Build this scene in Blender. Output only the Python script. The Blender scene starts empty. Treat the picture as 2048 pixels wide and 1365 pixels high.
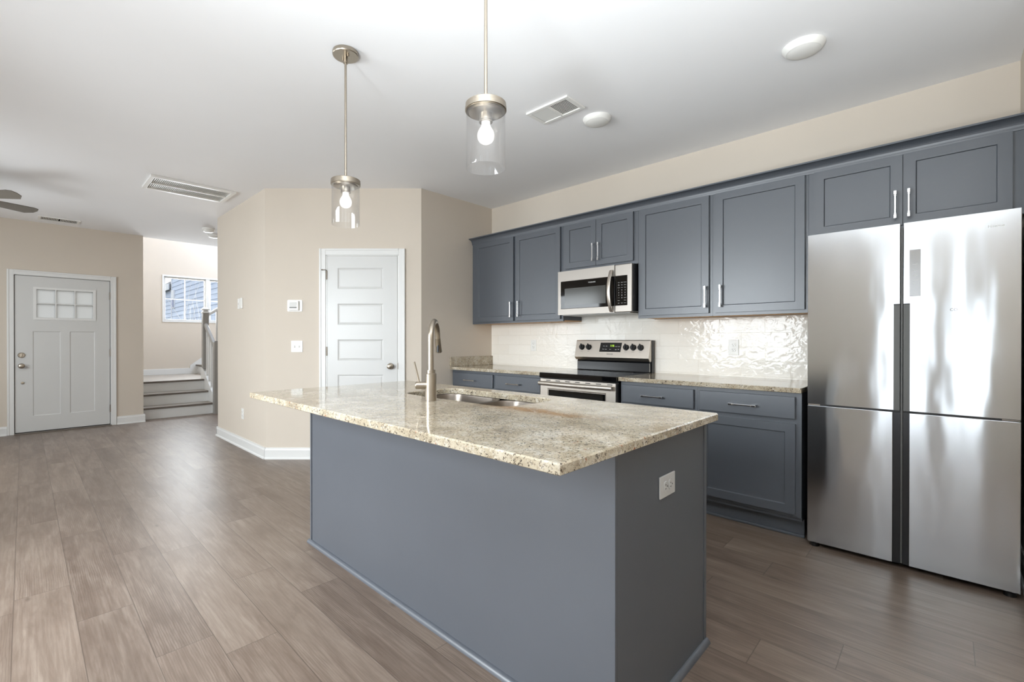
import bpy, bmesh, math, random
from mathutils import Vector, Matrix
random.seed(7)
PI = math.pi
SC = bpy.context.scene
COL = SC.collection
# ------------------------------------------------------------------ camera, world, lights, exposure
cam_d = bpy.data.cameras.new('camera')
cam = bpy.data.objects.new('camera', cam_d); COL.objects.link(cam)
cam_d.sensor_width = 36.0; cam_d.lens = 921.15 / 2048 * 36
cam_d.shift_x = 54.15 / 2048; cam_d.shift_y = 1.64 / 2048
cam_d.clip_start = 0.02
_yaw, _pit = math.radians(45.05), math.radians(-0.193)
_F = Vector((-math.cos(_yaw) * math.cos(_pit), math.sin(_yaw) * math.cos(_pit), math.sin(_pit)))
cam.location = (3.7276, -3.8483, 1.195)
cam.rotation_euler = _F.to_track_quat('-Z', 'Y').to_euler()
SC.camera = cam
SC.view_settings.view_transform = 'Standard'; SC.view_settings.look = 'None'
SC.view_settings.gamma = 1.0; SC.view_settings.use_curve_mapping = False
SC.view_settings.exposure = 0.0
cy = SC.cycles
cy.use_denoising = True
cy.max_bounces = 10; cy.diffuse_bounces = 6; cy.glossy_bounces = 5; cy.transparent_max_bounces = 16
cy.sample_clamp_indirect = 6.0; cy.caustics_reflective = False; cy.caustics_refractive = False
W = bpy.data.worlds.new('sky'); SC.world = W; W.use_nodes = True
_bg = W.node_tree.nodes['Background']; _bg.inputs[0].default_value = (0.90, 0.95, 1.0, 1); _bg.inputs[1].default_value = 1.6

def area(name, loc, direction, sx, sy, power, color=(1, 1, 1), spread=180):
    d = bpy.data.lights.new(name, 'AREA'); d.shape = 'RECTANGLE'; d.size = sx; d.size_y = sy
    d.energy = power; d.color = color; d.spread = math.radians(spread)
    o = bpy.data.objects.new(name, d); COL.objects.link(o); o.location = loc
    o.rotation_euler = Vector(direction).to_track_quat('-Z', 'Y').to_euler()
    return o
YB = -5.4                                   # the wall with the living room windows, behind the camera
# daylight standing in the window openings of that wall (sky light)
SKYC = (0.885, 0.955, 1.0); XSIDE = 4.85
area('daylight_double_window', (1.2, YB - 0.16, 1.45), (0, 1, -0.50), 1.6, 1.5, 118, SKYC, 140)
area('daylight_patio_door', (3.355, YB - 0.16, 1.15), (0, 1, 0.0), 0.45, 2.0, 4.6, SKYC)
area('daylight_patio_sidelight', (3.90, YB - 0.16, 1.15), (0, 1, 0.0), 0.20, 2.0, 2.5, SKYC)
area('daylight_living_window', (-2.3, YB - 0.16, 1.45), (0, 1, -0.35), 1.9, 1.5, 58, SKYC)
# two added fill lamps aimed up to brighten the ceiling, no real source
area('ceiling_fill_by_patio_door', (3.5, YB + 0.03, 0.6), (0, 0.72, 1), 1.0, 0.8, 92, SKYC, 78)
area('ceiling_fill_by_right_wall', (XSIDE - 0.03, -4.5, 1.0), (-0.5, 0.55, 1), 0.9, 0.6, 30, SKYC, 90)
area('daylight_stair_window', (-7.12, -1.2, 2.0), (1, 0, -0.15), 1.4, 0.85, 85, (0.90, 0.96, 1))
area('stairwell_fill', (-5.7, 0.40, 4.0), (0, -1, -0.35), 1.6, 1.3, 215, (0.74, 0.90, 1.16))  # added fill lamp for the stair walls, no window stands here

# ------------------------------------------------------------------ materials
def srgb(r, g, b):
    f = lambda c: (c / 255 / 12.92) if c / 255 <= 0.04045 else ((c / 255 + 0.055) / 1.055) ** 2.4
    return (f(r), f(g), f(b), 1)
class N:
    def __init__(s, name):
        s.m = bpy.data.materials.new(name); s.m.use_nodes = True; s.t = s.m.node_tree
        s.b = s.t.nodes['Principled BSDF']; s.out = s.t.nodes['Material Output']
    def n(s, typ, **kw):
        x = s.t.nodes.new('ShaderNode' + typ)
        for k, v in kw.items(): setattr(x, k, v)
        return x
    def l(s, a, b): s.t.links.new(a, b)
    def val(s, inp, v):
        if hasattr(v, 'links') or isinstance(v, bpy.types.NodeSocket): s.l(v, inp)
        else: inp.default_value = v
    def math(s, op, a, b=None, c=None, clamp=False):
        x = s.n('Math', operation=op); x.use_clamp = clamp
        s.val(x.inputs[0], a)
        if b is not None: s.val(x.inputs[1], b)
        if c is not None: s.val(x.inputs[2], c)
        return x.outputs[0]
    def mix(s, fac, a, b, mode='MIX'):
        x = s.n('Mix', data_type='RGBA', blend_type=mode)
        s.val(x.inputs[0], fac); s.val(x.inputs[6], a); s.val(x.inputs[7], b)
        return x.outputs[2]
    def ramp(s, fac, stops):
        x = s.n('ValToRGB'); s.l(fac, x.inputs[0]); e = x.color_ramp.elements
        while len(e) < len(stops): e.new(0.5)
        for k, (p, c) in enumerate(stops):
            e[k].position = p; e[k].color = c if len(c) == 4 else (*c, 1)
        return x.outputs[0]
    def obj(s, scale=(1, 1, 1), loc=(0, 0, 0), src='Object'):
        c = s.n('TexCoord'); m = s.n('Mapping'); s.l(c.outputs[src], m.inputs[0])
        m.inputs['Scale'].default_value = scale; m.inputs['Location'].default_value = loc
        return m.outputs[0]
    def noise(s, vec, scale, detail=2, rough=0.5, dist=0.0):
        x = s.n('TexNoise'); s.l(vec, x.inputs['Vector'])
        x.inputs['Scale'].default_value = scale; x.inputs['Detail'].default_value = detail
        x.inputs['Roughness'].default_value = rough; x.inputs['Distortion'].default_value = dist
        return x.outputs['Fac']
    def bump(s, h, strength, dist=0.01, normal=None):
        x = s.n('Bump'); s.l(h, x.inputs['Height']); x.inputs['Strength'].default_value = strength
        x.inputs['Distance'].default_value = dist
        if normal is not None: s.l(normal, x.inputs['Normal'])
        s.l(x.outputs[0], s.b.inputs['Normal']); return x.outputs[0]
    def set(s, **kw):
        for k, v in kw.items():
            i = s.b.inputs[k.replace('_', ' ')]
            s.val(i, v)
        return s
def paint(name, col, rough=0.5, spec=0.5, mottle=0.0, scale=6, bump=0.0, bscale=250, metal=0.0):
    s = N(name); c = srgb(*col)
    if mottle:
        f = s.noise(s.obj(), scale, 4, 0.6)
        lo = tuple(v * (1 - mottle) for v in c[:3]) + (1,); hi = tuple(min(1, v * (1 + mottle)) for v in c[:3]) + (1,)
        s.set(Base_Color=s.ramp(f, [(0.3, lo), (0.7, hi)]))
    else: s.set(Base_Color=c)
    s.set(Roughness=rough, Specular_IOR_Level=spec, Metallic=metal)
    if bump: s.bump(s.noise(s.obj(), bscale, 2), bump, 0.002)
    return s.m
M = {}
M['wall'] = paint('wall_paint', (209, 199, 186), 0.75, 0.25, 0.015, 1.5, 0.06, 180)
M['ceiling'] = paint('ceiling_paint', (243, 243, 244), 0.8, 0.2, 0.01, 1.2, 0.06, 160)
M['white'] = paint('white_trim_paint', (224, 224, 222), 0.32, 0.5)
M['doorwhite'] = paint('white_door_paint', (208, 208, 206), 0.35, 0.5, 0.006, 3)
M['plastic'] = paint('white_plastic', (235, 234, 230), 0.35, 0.5)
M['plasticgrey'] = paint('grey_plastic', (190, 190, 188), 0.4, 0.5)
M['cab'] = paint('slate_cabinet_paint', (80, 85, 92), 0.36, 0.85, 0.03, 2.5, 0.05, 90)
M['cabisland'] = paint('island_panel_paint', (82, 86, 93), 0.40, 0.85, 0.035, 2.2, 0.05, 90)
M['ply'] = paint('birch_plywood', (206, 164, 120), 0.6, 0.3, 0.08, 10)
M['black'] = paint('black_plastic', (14, 14, 15), 0.35, 0.5)
M['blackgloss'] = paint('black_ceramic_glass', (8, 8, 9), 0.04, 0.6)
M['dark'] = paint('dark_void', (6, 6, 6), 0.9, 0.1)
M['charcoal'] = paint('charcoal_enamel', (24, 25, 27), 0.22, 0.5)
M['handlegrey'] = paint('grey_recess_plastic', (84, 84, 82), 0.3, 0.5)
M['text_white'] = paint('white_lettering', (215, 215, 212), 0.5, 0.3)
M['text_grey'] = paint('grey_lettering', (120, 120, 118), 0.5, 0.3)
M['nosing'] = paint('dark_stair_nosing', (112, 104, 96), 0.5, 0.4, 0.05, 8)
M['tread'] = paint('grey_stair_tread', (158, 150, 140), 0.5, 0.4, 0.06, 8)
M['railgrey'] = paint('grey_stained_rail', (150, 147, 142), 0.4, 0.5, 0.05, 10)
M['bowl'] = paint('frosted_bowl_glass', (246, 246, 242), 0.25, 0.5)
M['fan'] = paint('taupe_fan_blade', (118, 112, 104), 0.45, 0.4, 0.06, 6)
M['siding'] = paint('blue_grey_siding', (204, 216, 236), 0.7, 0.2)
M['outtrim'] = paint('white_exterior_trim', (228, 232, 238), 0.6, 0.3)
M['bluepane'] = paint('dark_blue_pane', (52, 80, 140), 0.15, 0.5)
M['twig'] = paint('pale_bare_twig', (236, 238, 240), 0.8, 0.2)
M['lawn'] = paint('winter_lawn', (120, 118, 100), 0.9, 0.1, 0.1, 4)
M['roofing'] = paint('grey_roof_shingle', (120, 122, 128), 0.9, 0.1, 0.1, 6)

def metal(name, col, rough, aniso=0.0, brush=None, bump=0.0, wob=0.0):
    s = N(name); s.set(Base_Color=srgb(*col), Metallic=1.0, Roughness=rough)
    nrm = None
    if wob:
        h = s.noise(s.obj((1, 1, 0.30)), wob, 2, 0.45)
        b1 = s.n('Bump'); s.l(h, b1.inputs['Height']); b1.inputs['Strength'].default_value = 0.5; b1.inputs['Distance'].default_value = 0.0058
        nrm = b1.outputs[0]; s.l(nrm, s.b.inputs['Normal'])
    if brush:
        h = s.noise(s.obj(brush), 1.0, 3, 0.6); s.bump(h, bump, 0.001, nrm)
    if aniso:
        s.set(Anisotropic=aniso, Anisotropic_Rotation=0.25)
        t = s.n('Tangent', direction_type='RADIAL', axis='Z'); s.l(t.outputs[0], s.b.inputs['Tangent'])
    return s.m
M['nickel'] = metal('brushed_nickel', (172, 162, 148), 0.3, brush=(400, 400, 8), bump=0.05)
M['chrome'] = metal('polished_chrome', (226, 226, 226), 0.1)
M['steel'] = metal('brushed_stainless_steel', (206, 198, 188), 0.34, brush=(8, 8, 600), bump=0.12)
M['facesteel'] = metal('microwave_face_steel', (172, 166, 159), 0.38, brush=(8, 8, 600), bump=0.1)
M['sinksteel'] = metal('satin_sink_steel', (132, 124, 116), 0.34, brush=(6, 6, 300), bump=0.08)
M['fridge'] = metal('fridge_stainless_skin', (200, 203, 206), 0.13, aniso=0.96, wob=5.0)
M['panelsteel'] = metal('grey_mirror_panel', (150, 150, 150), 0.18)
M['hinge'] = metal('dark_nickel_hinge', (140, 132, 122), 0.35)

def granite():
    s = N('speckled_granite'); v = s.obj()
    base = s.ramp(s.noise(v, 7, 5, 0.62, 0.4), [(0.28, srgb(152, 140, 121)), (0.5, srgb(180, 168, 146)), (0.72, srgb(208, 200, 184))])
    # a rusty vein that runs through the slab beside the sink
    sep = s.n('SeparateXYZ'); g = s.n('NewGeometry'); s.l(g.outputs['Position'], sep.inputs[0])
    wob = s.math('MULTIPLY', s.math('SUBTRACT', s.noise(v, 9, 3), 0.5), 0.10)
    d = s.math('ABSOLUTE', s.math('ADD', s.math('ADD', sep.outputs[1], 2.40), wob))
    along = s.math('MULTIPLY', s.math('SUBTRACT', 1.0, s.math('DIVIDE', s.math('ABSOLUTE', s.math('SUBTRACT', sep.outputs[0], 2.58)), 0.36), clamp=True), 1.6)
    vein = s.math('MULTIPLY', s.math('SUBTRACT', 1.0, s.math('DIVIDE', d, 0.055), clamp=True), along, clamp=True)
    base = s.mix(s.math('MULTIPLY', vein, 0.85), base, srgb(160, 120, 74))
    cl = s.ramp(s.noise(s.obj(loc=(5, 1, 9)), 9, 3, 0.6), [(0.35, (0.35, 0.35, 0.35)), (0.65, (1, 1, 1))])
    g3 = s.ramp(s.noise(s.obj(loc=(11, 2, 5)), 42, 3, 0.65), [(0.55, (0, 0, 0)), (0.63, (1, 1, 1))])
    base = s.mix(s.math('MULTIPLY', g3, 0.55), base, srgb(208, 202, 190))
    g1 = s.ramp(s.noise(v, 88, 4, 0.72, 0.8), [(0.545, (0, 0, 0)), (0.595, (1, 1, 1))])
    base = s.mix(s.math('MULTIPLY', s.math('MULTIPLY', g1, 0.75), cl), base, srgb(112, 94, 74))
    g2 = s.ramp(s.noise(s.obj(loc=(3, 7, 1)), 140, 3, 0.65, 0.6), [(0.590, (0, 0, 0)), (0.625, (1, 1, 1))])
    base = s.mix(s.math('MULTIPLY', g2, 0.92), base, srgb(52, 42, 36))
    g4 = s.ramp(s.noise(s.obj(loc=(8, 3, 2)), 55, 4, 0.7, 1.2), [(0.625, (0, 0, 0)), (0.65, (1, 1, 1))])
    base = s.mix(s.math('MULTIPLY', g4, 0.95), base, srgb(44, 38, 38))
    g5 = s.ramp(s.noise(s.obj(loc=(1, 9, 4)), 48, 2, 0.5), [(0.715, (0, 0, 0)), (0.73, (1, 1, 1))])
    base = s.mix(s.math('MULTIPLY', g5, 0.8), base, srgb(150, 84, 48))
    s.set(Base_Color=base, Roughness=0.07, Specular_IOR_Level=0.55)
    return s.m
M['granite'] = granite()

def tile():
    s = N('handmade_subway_tile'); c = s.n('TexCoord'); sep = s.n('SeparateXYZ'); s.l(c.outputs['Object'], sep.inputs[0])
    com = s.n('CombineXYZ'); s.val(com.inputs[0], s.math('ADD', sep.outputs[0], -2.637 + 0.158 + 0.316 * 10)); s.val(com.inputs[1], s.math('ADD', sep.outputs[2], -1.144 + 0.1075 * 20))
    br = s.n('TexBrick'); s.l(com.outputs[0], br.inputs['Vector'])
    br.offset = 0.5; br.offset_frequency = 2; br.squash = 1.0
    br.inputs['Scale'].default_value = 1.0; br.inputs['Brick Width'].default_value = 0.316; br.inputs['Row Height'].default_value = 0.1075
    br.inputs['Mortar Size'].default_value = 0.0016; br.inputs['Mortar Smooth'].default_value = 0.3; br.inputs['Bias'].default_value = 0
    br.inputs['Color1'].default_value = srgb(246, 242, 234); br.inputs['Color2'].default_value = srgb(242, 237, 228); br.inputs['Mortar'].default_value = srgb(228, 222, 211)
    s.set(Base_Color=br.outputs['Color'], Roughness=0.05, Specular_IOR_Level=0.26)
    h = s.noise(s.obj((1, 1, 1.3)), 20, 2, 0.5, 0.6)
    b1 = s.n('Bump'); s.l(h, b1.inputs['Height']); b1.inputs['Strength'].default_value = 0.45; b1.inputs['Distance'].default_value = 0.005
    inv = s.math('SUBTRACT', 1.0, br.outputs['Fac'])
    s.bump(inv, 0.35, 0.002, b1.outputs[0])
    return s.m
M['tile'] = tile()

def floor_mat():
    s = N('greige_vinyl_plank')
    u1 = s.n('UVMap', uv_map='grain'); u2 = s.n('UVMap', uv_map='local')
    at = s.n('Attribute', attribute_name='tone'); tone = at.outputs['Fac']
    mp = s.n('Mapping'); s.l(u1.outputs[0], mp.inputs[0]); mp.inputs['Scale'].default_value = (1.0, 7.0, 1.0)
    n1 = s.noise(mp.outputs[0], 2.6, 6, 0.62, 0.9)
    mp2 = s.n('Mapping'); s.l(u1.outputs[0], mp2.inputs[0]); mp2.inputs['Scale'].default_value = (4.0, 95.0, 1.0)
    n2 = s.noise(mp2.outputs[0], 1.0, 4, 0.65, 0.4)
    mp3 = s.n('Mapping'); s.l(u1.outputs[0], mp3.inputs[0]); mp3.inputs['Scale'].default_value = (0.9, 3.0, 1.0)
    n3 = s.noise(mp3.outputs[0], 2.2, 3, 0.55, 0.3)
    base = s.ramp(n1, [(0.22, srgb(90, 76, 66)), (0.46, srgb(122, 108, 97)), (0.75, srgb(148, 135, 123))])
    fine = s.ramp(n2, [(0.40, (1, 1, 1)), (0.58, (0, 0, 0))])
    base = s.mix(s.math('MULTIPLY', fine, 0.42), base, srgb(78, 61, 49))
    base = s.mix(s.math('MULTIPLY', s.ramp(n3, [(0.34, (1, 1, 1)), (0.50, (0, 0, 0))]), 0.42), base, srgb(74, 58, 47))
    # cathedral grain rings in some planks, knots
    mp4 = s.n('Mapping'); s.l(u1.outputs[0], mp4.inputs[0]); mp4.inputs['Scale'].default_value = (0.55, 4.2, 1.0)
    wv = s.n('TexWave', wave_type='RINGS'); s.l(mp4.outputs[0], wv.inputs['Vector']); wv.inputs['Scale'].default_value = 9.0
    wv.inputs['Distortion'].default_value = 5.0; wv.inputs['Detail'].default_value = 3.0; wv.inputs['Detail Scale'].default_value = 1.2
    some = s.ramp(s.noise(mp3.outputs[0], 0.9, 1), [(0.50, (0, 0, 0)), (0.60, (1, 1, 1))])
    rings = s.math('MULTIPLY', s.ramp(wv.outputs['Fac'], [(0.10, (1, 1, 1)), (0.42, (0, 0, 0))]), some)
    base = s.mix(s.math('MULTIPLY', rings, 0.45), base, srgb(70, 54, 44))
    mp5 = s.n('Mapping'); s.l(u1.outputs[0], mp5.inputs[0]); mp5.inputs['Scale'].default_value = (3.0, 8.0, 1.0)
    vk = s.n('TexVoronoi'); s.l(mp5.outputs[0], vk.inputs['Vector']); vk.inputs['Scale'].default_value = 1.0
    knot = s.math('MULTIPLY', s.ramp(vk.outputs['Distance'], [(0.03, (1, 1, 1)), (0.11, (0, 0, 0))]), s.ramp(vk.outputs['Color'], [(0.70, (0, 0, 0)), (0.76, (1, 1, 1))]))
    base = s.mix(s.math('MULTIPLY', knot, 0.8), base, srgb(52, 40, 32))
    base = s.mix(0.28, base, s.ramp(tone, [(0.0, srgb(94, 77, 64)), (0.5, srgb(118, 100, 86)), (1.0, srgb(142, 125, 110))]))
    # grooves along the plank edges
    sp = s.n('SeparateXYZ'); s.l(u2.outputs[0], sp.inputs[0])
    ex = s.math('MINIMUM', sp.outputs[0], s.math('SUBTRACT', 1.167, sp.outputs[0]))
    ey = s.math('MINIMUM', sp.outputs[1], s.math('SUBTRACT', 0.192, sp.outputs[1]))
    e = s.math('MINIMUM', ex, ey)
    groove = s.ramp(s.math('DIVIDE', e, 0.004), [(0.22, (1, 1, 1)), (0.5, (0, 0, 0))])
    base = s.mix(s.math('MULTIPLY', groove, 0.62), base, srgb(62, 50, 42))
    s.set(Base_Color=base, Specular_IOR_Level=0.62)
    rg = s.n('MapRange'); s.l(n2, rg.inputs[0]); rg.inputs[3].default_value = 0.33; rg.inputs[4].default_value = 0.47
    s.l(rg.outputs[0], s.b.inputs['Roughness'])
    h = s.math('SUBTRACT', s.math('MULTIPLY', n2, 0.35), groove)
    s.bump(h, 0.09, 0.002)
    return s.m
M['floor'] = floor_mat()

def clear_glass(name, edge=0.55, tint=(1, 1, 1, 1), ior=1.45):
    s = N(name); tr = s.n('BsdfTransparent'); tr.inputs[0].default_value = tint
    gl = s.n('BsdfGlossy'); gl.inputs['Roughness'].default_value = 0.03
    fr = s.n('LayerWeight'); fr.inputs[0].default_value = 0.35
    fac = s.math('ADD', 0.035, s.math('MULTIPLY', fr.outputs['Facing'], edge), clamp=True)
    mx = s.n('MixShader'); s.l(fac, mx.inputs[0]); s.l(tr.outputs[0], mx.inputs[1]); s.l(gl.outputs[0], mx.inputs[2])
    s.l(mx.outputs[0], s.out.inputs[0]); return s.m
M['glass'] = clear_glass('clear_shade_glass', 0.20, (0.99, 0.99, 0.99, 1))
M['pane'] = clear_glass('window_pane_glass', 0.08)
def frosted():
    s = N('frosted_door_glass'); t = s.n('BsdfTranslucent'); t.inputs[0].default_value = (0.92, 0.92, 0.91, 1)
    gl = s.n('BsdfDiffuse'); gl.inputs[0].default_value = (0.7, 0.7, 0.7, 1)
    mx = s.n('MixShader'); mx.inputs[0].default_value = 0.12; s.l(t.outputs[0], mx.inputs[1]); s.l(gl.outputs[0], mx.inputs[2])
    s.l(mx.outputs[0], s.out.inputs[0]); return s.m
M['frost'] = frosted()
def emit(name, col, st):
    s = N(name); s.set(Base_Color=(0, 0, 0, 1), Emission_Color=(*col, 1), Emission_Strength=st); return s.m
M['bulb'] = emit('white_glow_bulb', (1.0, 0.985, 0.96), 1.1)  # weak glow put in so the bulb reads white, not a lit lamp
M['clock'] = emit('green_clock_digits', (0.55, 0.95, 0.05), 1.6)
def microwindow():
    s = N('dark_perforated_oven_window'); s.set(Base_Color=srgb(70, 70, 67), Roughness=0.12, Specular_IOR_Level=0.6)
    return s.m
M['microwin'] = microwindow()

# ------------------------------------------------------------------ mesh building
class B:
    def __init__(s): s.bm = bmesh.new()
    def box(s, x0, x1, y0, y1, z0, z1, bev=0.0, seg=2, m=0):
        r = bmesh.ops.create_cube(s.bm, size=1.0); vs = r['verts']
        for v in vs:
            v.co = Vector(((x0 + x1) / 2 + v.co.x * (x1 - x0), (y0 + y1) / 2 + v.co.y * (y1 - y0), (z0 + z1) / 2 + v.co.z * (z1 - z0)))
        fs = {f for v in vs for f in v.link_faces}
        if bev:
            es = list({e for v in vs for e in v.link_edges})
            rr = bmesh.ops.bevel(s.bm, geom=es, offset=bev, segments=seg, affect='EDGES', profile=0.5)
            fs = {f for f in fs if f.is_valid} | set(rr['faces'])
        for f in fs: f.material_index = m
        return s
    def cyl(s, p0, p1, r0, r1=None, seg=24, m=0, caps=True, smooth=True):
        r1 = r0 if r1 is None else r1
        p0, p1 = Vector(p0), Vector(p1); d = p1 - p0
        r = bmesh.ops.create_cone(s.bm, cap_ends=caps, segments=seg, radius1=max(r0, 1e-5), radius2=max(r1, 1e-5), depth=d.length)
        mat = Matrix.Translation((p0 + p1) / 2) @ d.to_track_quat('Z', 'Y').to_matrix().to_4x4()
        bmesh.ops.transform(s.bm, matrix=mat, verts=r['verts'])
        for f in {f for v in r['verts'] for f in v.link_faces}:
            f.material_index = m; f.smooth = smooth and len(f.verts) == 4
        return s
    def tube(s, pts, rad, seg=14, m=0, caps=True):
        pts = [Vector(p) for p in pts]; n = len(pts); rings = []
        rad = rad if isinstance(rad, (list, tuple)) else [rad] * n
        t0 = (pts[1] - pts[0]).normalized(); u = t0.orthogonal().normalized()
        for i, p in enumerate(pts):
            t = ((pts[min(i + 1, n - 1)] - pts[i]).normalized() + (pts[i] - pts[max(i - 1, 0)]).normalized()).normalized()
            u = (u - t * u.dot(t)).normalized(); w = t.cross(u)
            rings.append([s.bm.verts.new(p + (u * math.cos(a) + w * math.sin(a)) * rad[i]) for a in [2 * PI * k / seg for k in range(seg)]])
        for i in range(n - 1):
            for k in range(seg):
                f = s.bm.faces.new((rings[i][k], rings[i][(k + 1) % seg], rings[i + 1][(k + 1) % seg], rings[i + 1][k])); f.smooth = True; f.material_index = m
        if caps:
            s.bm.faces.new(list(reversed(rings[0]))).material_index = m; s.bm.faces.new(rings[-1]).material_index = m
        return s
    def lathe(s, prof, c=(0, 0, 0), axis='Z', seg=40, m=0, smooth=True, sx=1, sy=1):
        c = Vector(c); rings = []
        ax = {'Z': lambda r, h, a: Vector((r * math.cos(a) * sx, r * math.sin(a) * sy, h)),
              'Y': lambda r, h, a: Vector((r * math.cos(a) * sx, h, r * math.sin(a) * sy))}[axis]
        for r, h in prof:
            if r <= 1e-6: rings.append([s.bm.verts.new(c + ax(0, h, 0))])
            else: rings.append([s.bm.verts.new(c + ax(r, h, 2 * PI * k / seg)) for k in range(seg)])
        for A, D in zip(rings, rings[1:]):
            for k in range(seg):
                k2 = (k + 1) % seg
                if len(A) == 1 and len(D) == 1: continue
                if len(A) == 1: q = (A[0], D[k2], D[k])
                elif len(D) == 1: q = (A[k], A[k2], D[0])
                else: q = (A[k], A[k2], D[k2], D[k])
                f = s.bm.faces.new(q); f.smooth = smooth; f.material_index = m
        return s
    def prism(s, poly, axis, a, b, m=0, smooth=False):
        """poly of 2-D points extruded along axis from a to b: X -> (y,z), Y -> (x,z), Z -> (x,y)"""
        f3 = {'X': lambda p, t: (t, p[0], p[1]), 'Y': lambda p, t: (p[0], t, p[1]), 'Z': lambda p, t: (p[0], p[1], t)}[axis]
        A = [s.bm.verts.new(f3(p, a)) for p in poly]; D = [s.bm.verts.new(f3(p, b)) for p in poly]
        n = len(poly)
        for k in range(n):
            f = s.bm.faces.new((A[k], A[(k + 1) % n], D[(k + 1) % n], D[k])); f.material_index = m; f.smooth = smooth
        for q in (list(reversed(A)), D): s.bm.faces.new(q).material_index = m
        return s
    def quad(s, a, b, c, d, m=0):
        f = s.bm.faces.new([s.bm.verts.new(p) for p in (a, b, c, d)]); f.material_index = m; return s
    def slab(s, x0, x1, z0, z1, yf, yb, panels, rec=0.008, slope=0.004, through=False, raised=0.0, rslope=0.03):
        """a board facing -Y whose front has recessed panels (or holes through it)"""
        xs = sorted({x0, x1, *[p[0] for p in panels], *[p[1] for p in panels]})
        zs = sorted({z0, z1, *[p[2] for p in panels], *[p[3] for p in panels]})
        def inside(x, z): return any(p[0] < x < p[1] and p[2] < z < p[3] for p in panels)
        for i in range(len(xs) - 1):
            for j in range(len(zs) - 1):
                hole = inside((xs[i] + xs[i + 1]) / 2, (zs[j] + zs[j + 1]) / 2)
                a, b, c, d = xs[i], xs[i + 1], zs[j], zs[j + 1]
                if not hole: s.quad((a, yf, c), (b, yf, c), (b, yf, d), (a, yf, d))
                if not (hole and through): s.quad((a, yb, c), (a, yb, d), (b, yb, d), (b, yb, c))
        def ring(r0, y0, r1, y1):
            P = [(r0[0], y0, r0[2]), (r0[1], y0, r0[2]), (r0[1], y0, r0[3]), (r0[0], y0, r0[3])]
            Q = [(r1[0], y1, r1[2]), (r1[1], y1, r1[2]), (r1[1], y1, r1[3]), (r1[0], y1, r1[3])]
            for k in range(4): s.quad(P[k], P[(k + 1) % 4], Q[(k + 1) % 4], Q[k])
        for p in panels:
            if through: ring(p, yf, p, yb); continue
            q = (p[0] + slope, p[1] - slope, p[2] + slope, p[3] - slope); ring(p, yf, q, yf + rec)
            y = yf + rec
            if raised:
                r = (q[0] + rslope, q[1] - rslope, q[2] + rslope, q[3] - rslope)
                ring(q, y, r, y - raised); q, y = r, y - raised
            s.quad((q[0], y, q[2]), (q[1], y, q[2]), (q[1], y, q[3]), (q[0], y, q[3]))
        o = (x0, x1, z0, z1); ring(o, yb, o, yf)
        bmesh.ops.remove_doubles(s.bm, verts=s.bm.verts, dist=1e-5)
        return s
ROOTLOC = {}
def mesh(name, b, mats, parent=None, local=False, recalc=True, bevel=0.0):
    """link a bmesh as one object; built in world coordinates unless local, then moved to the frame of its root"""
    if not isinstance(mats, (list, tuple)): mats = [mats]
    me = bpy.data.meshes.new(name)
    if recalc: bmesh.ops.recalc_face_normals(b.bm, faces=b.bm.faces)
    if parent is not None and not local:
        r = parent
        while r.parent: r = r.parent
        bmesh.ops.translate(b.bm, verts=b.bm.verts, vec=-Vector(ROOTLOC.get(r.name, (0, 0, 0))))
    for e in b.bm.edges:
        if len(e.link_faces) == 2 and e.calc_face_angle(0) > 0.55: e.smooth = False
    b.bm.to_mesh(me); b.bm.free()
    for m in mats: me.materials.append(M[m] if isinstance(m, str) else m)
    o = bpy.data.objects.new(name, me); COL.objects.link(o)
    if parent is not None: o.parent = parent
    if bevel:
        md = o.modifiers.new('edge', 'BEVEL'); md.width = bevel; md.segments = 2; md.limit_method = 'ANGLE'; md.angle_limit = math.radians(40)
    return o
def thing(name, label, cat, loc=(0, 0, 0), rz=0.0, group=None):
    o = bpy.data.objects.new(name, None); COL.objects.link(o); o.empty_display_size = 0.05
    o.location = loc; o.rotation_euler = (0, 0, rz); o['label'] = label; o['category'] = cat
    if group: o['group'] = group
    ROOTLOC[o.name] = tuple(loc); return o
def tag(o, label, cat, group=None):
    o['label'] = label; o['category'] = cat
    if group: o['group'] = group
    return o
def struct(name, b, mats, parent=None, **kw):
    o = mesh(name, b, mats, parent, **kw)
    if parent is None: o['kind'] = 'structure'
    return o
def sroot(name, loc=(0, 0, 0), rz=0.0, label=None):
    o = bpy.data.objects.new(name, None); COL.objects.link(o); o.empty_display_size = 0.05
    o.location = loc; o.rotation_euler = (0, 0, rz); o['kind'] = 'structure'
    if label: o['label'] = label
    ROOTLOC[o.name] = tuple(loc); return o
def children(o): return [c for c in bpy.data.objects if c.parent == o]
def dup(root, loc, rz=None, label=None, group=None):
    r = root.copy(); COL.objects.link(r); r.location = loc
    if rz is not None: r.rotation_euler = (0, 0, rz)
    if label: r['label'] = label
    if group: r['group'] = group
    for ch in children(root):
        c = ch.copy(); COL.objects.link(c); c.parent = r
        for g in children(ch):
            d = g.copy(); COL.objects.link(d); d.parent = c
    ROOTLOC[r.name] = tuple(loc); return r
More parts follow.
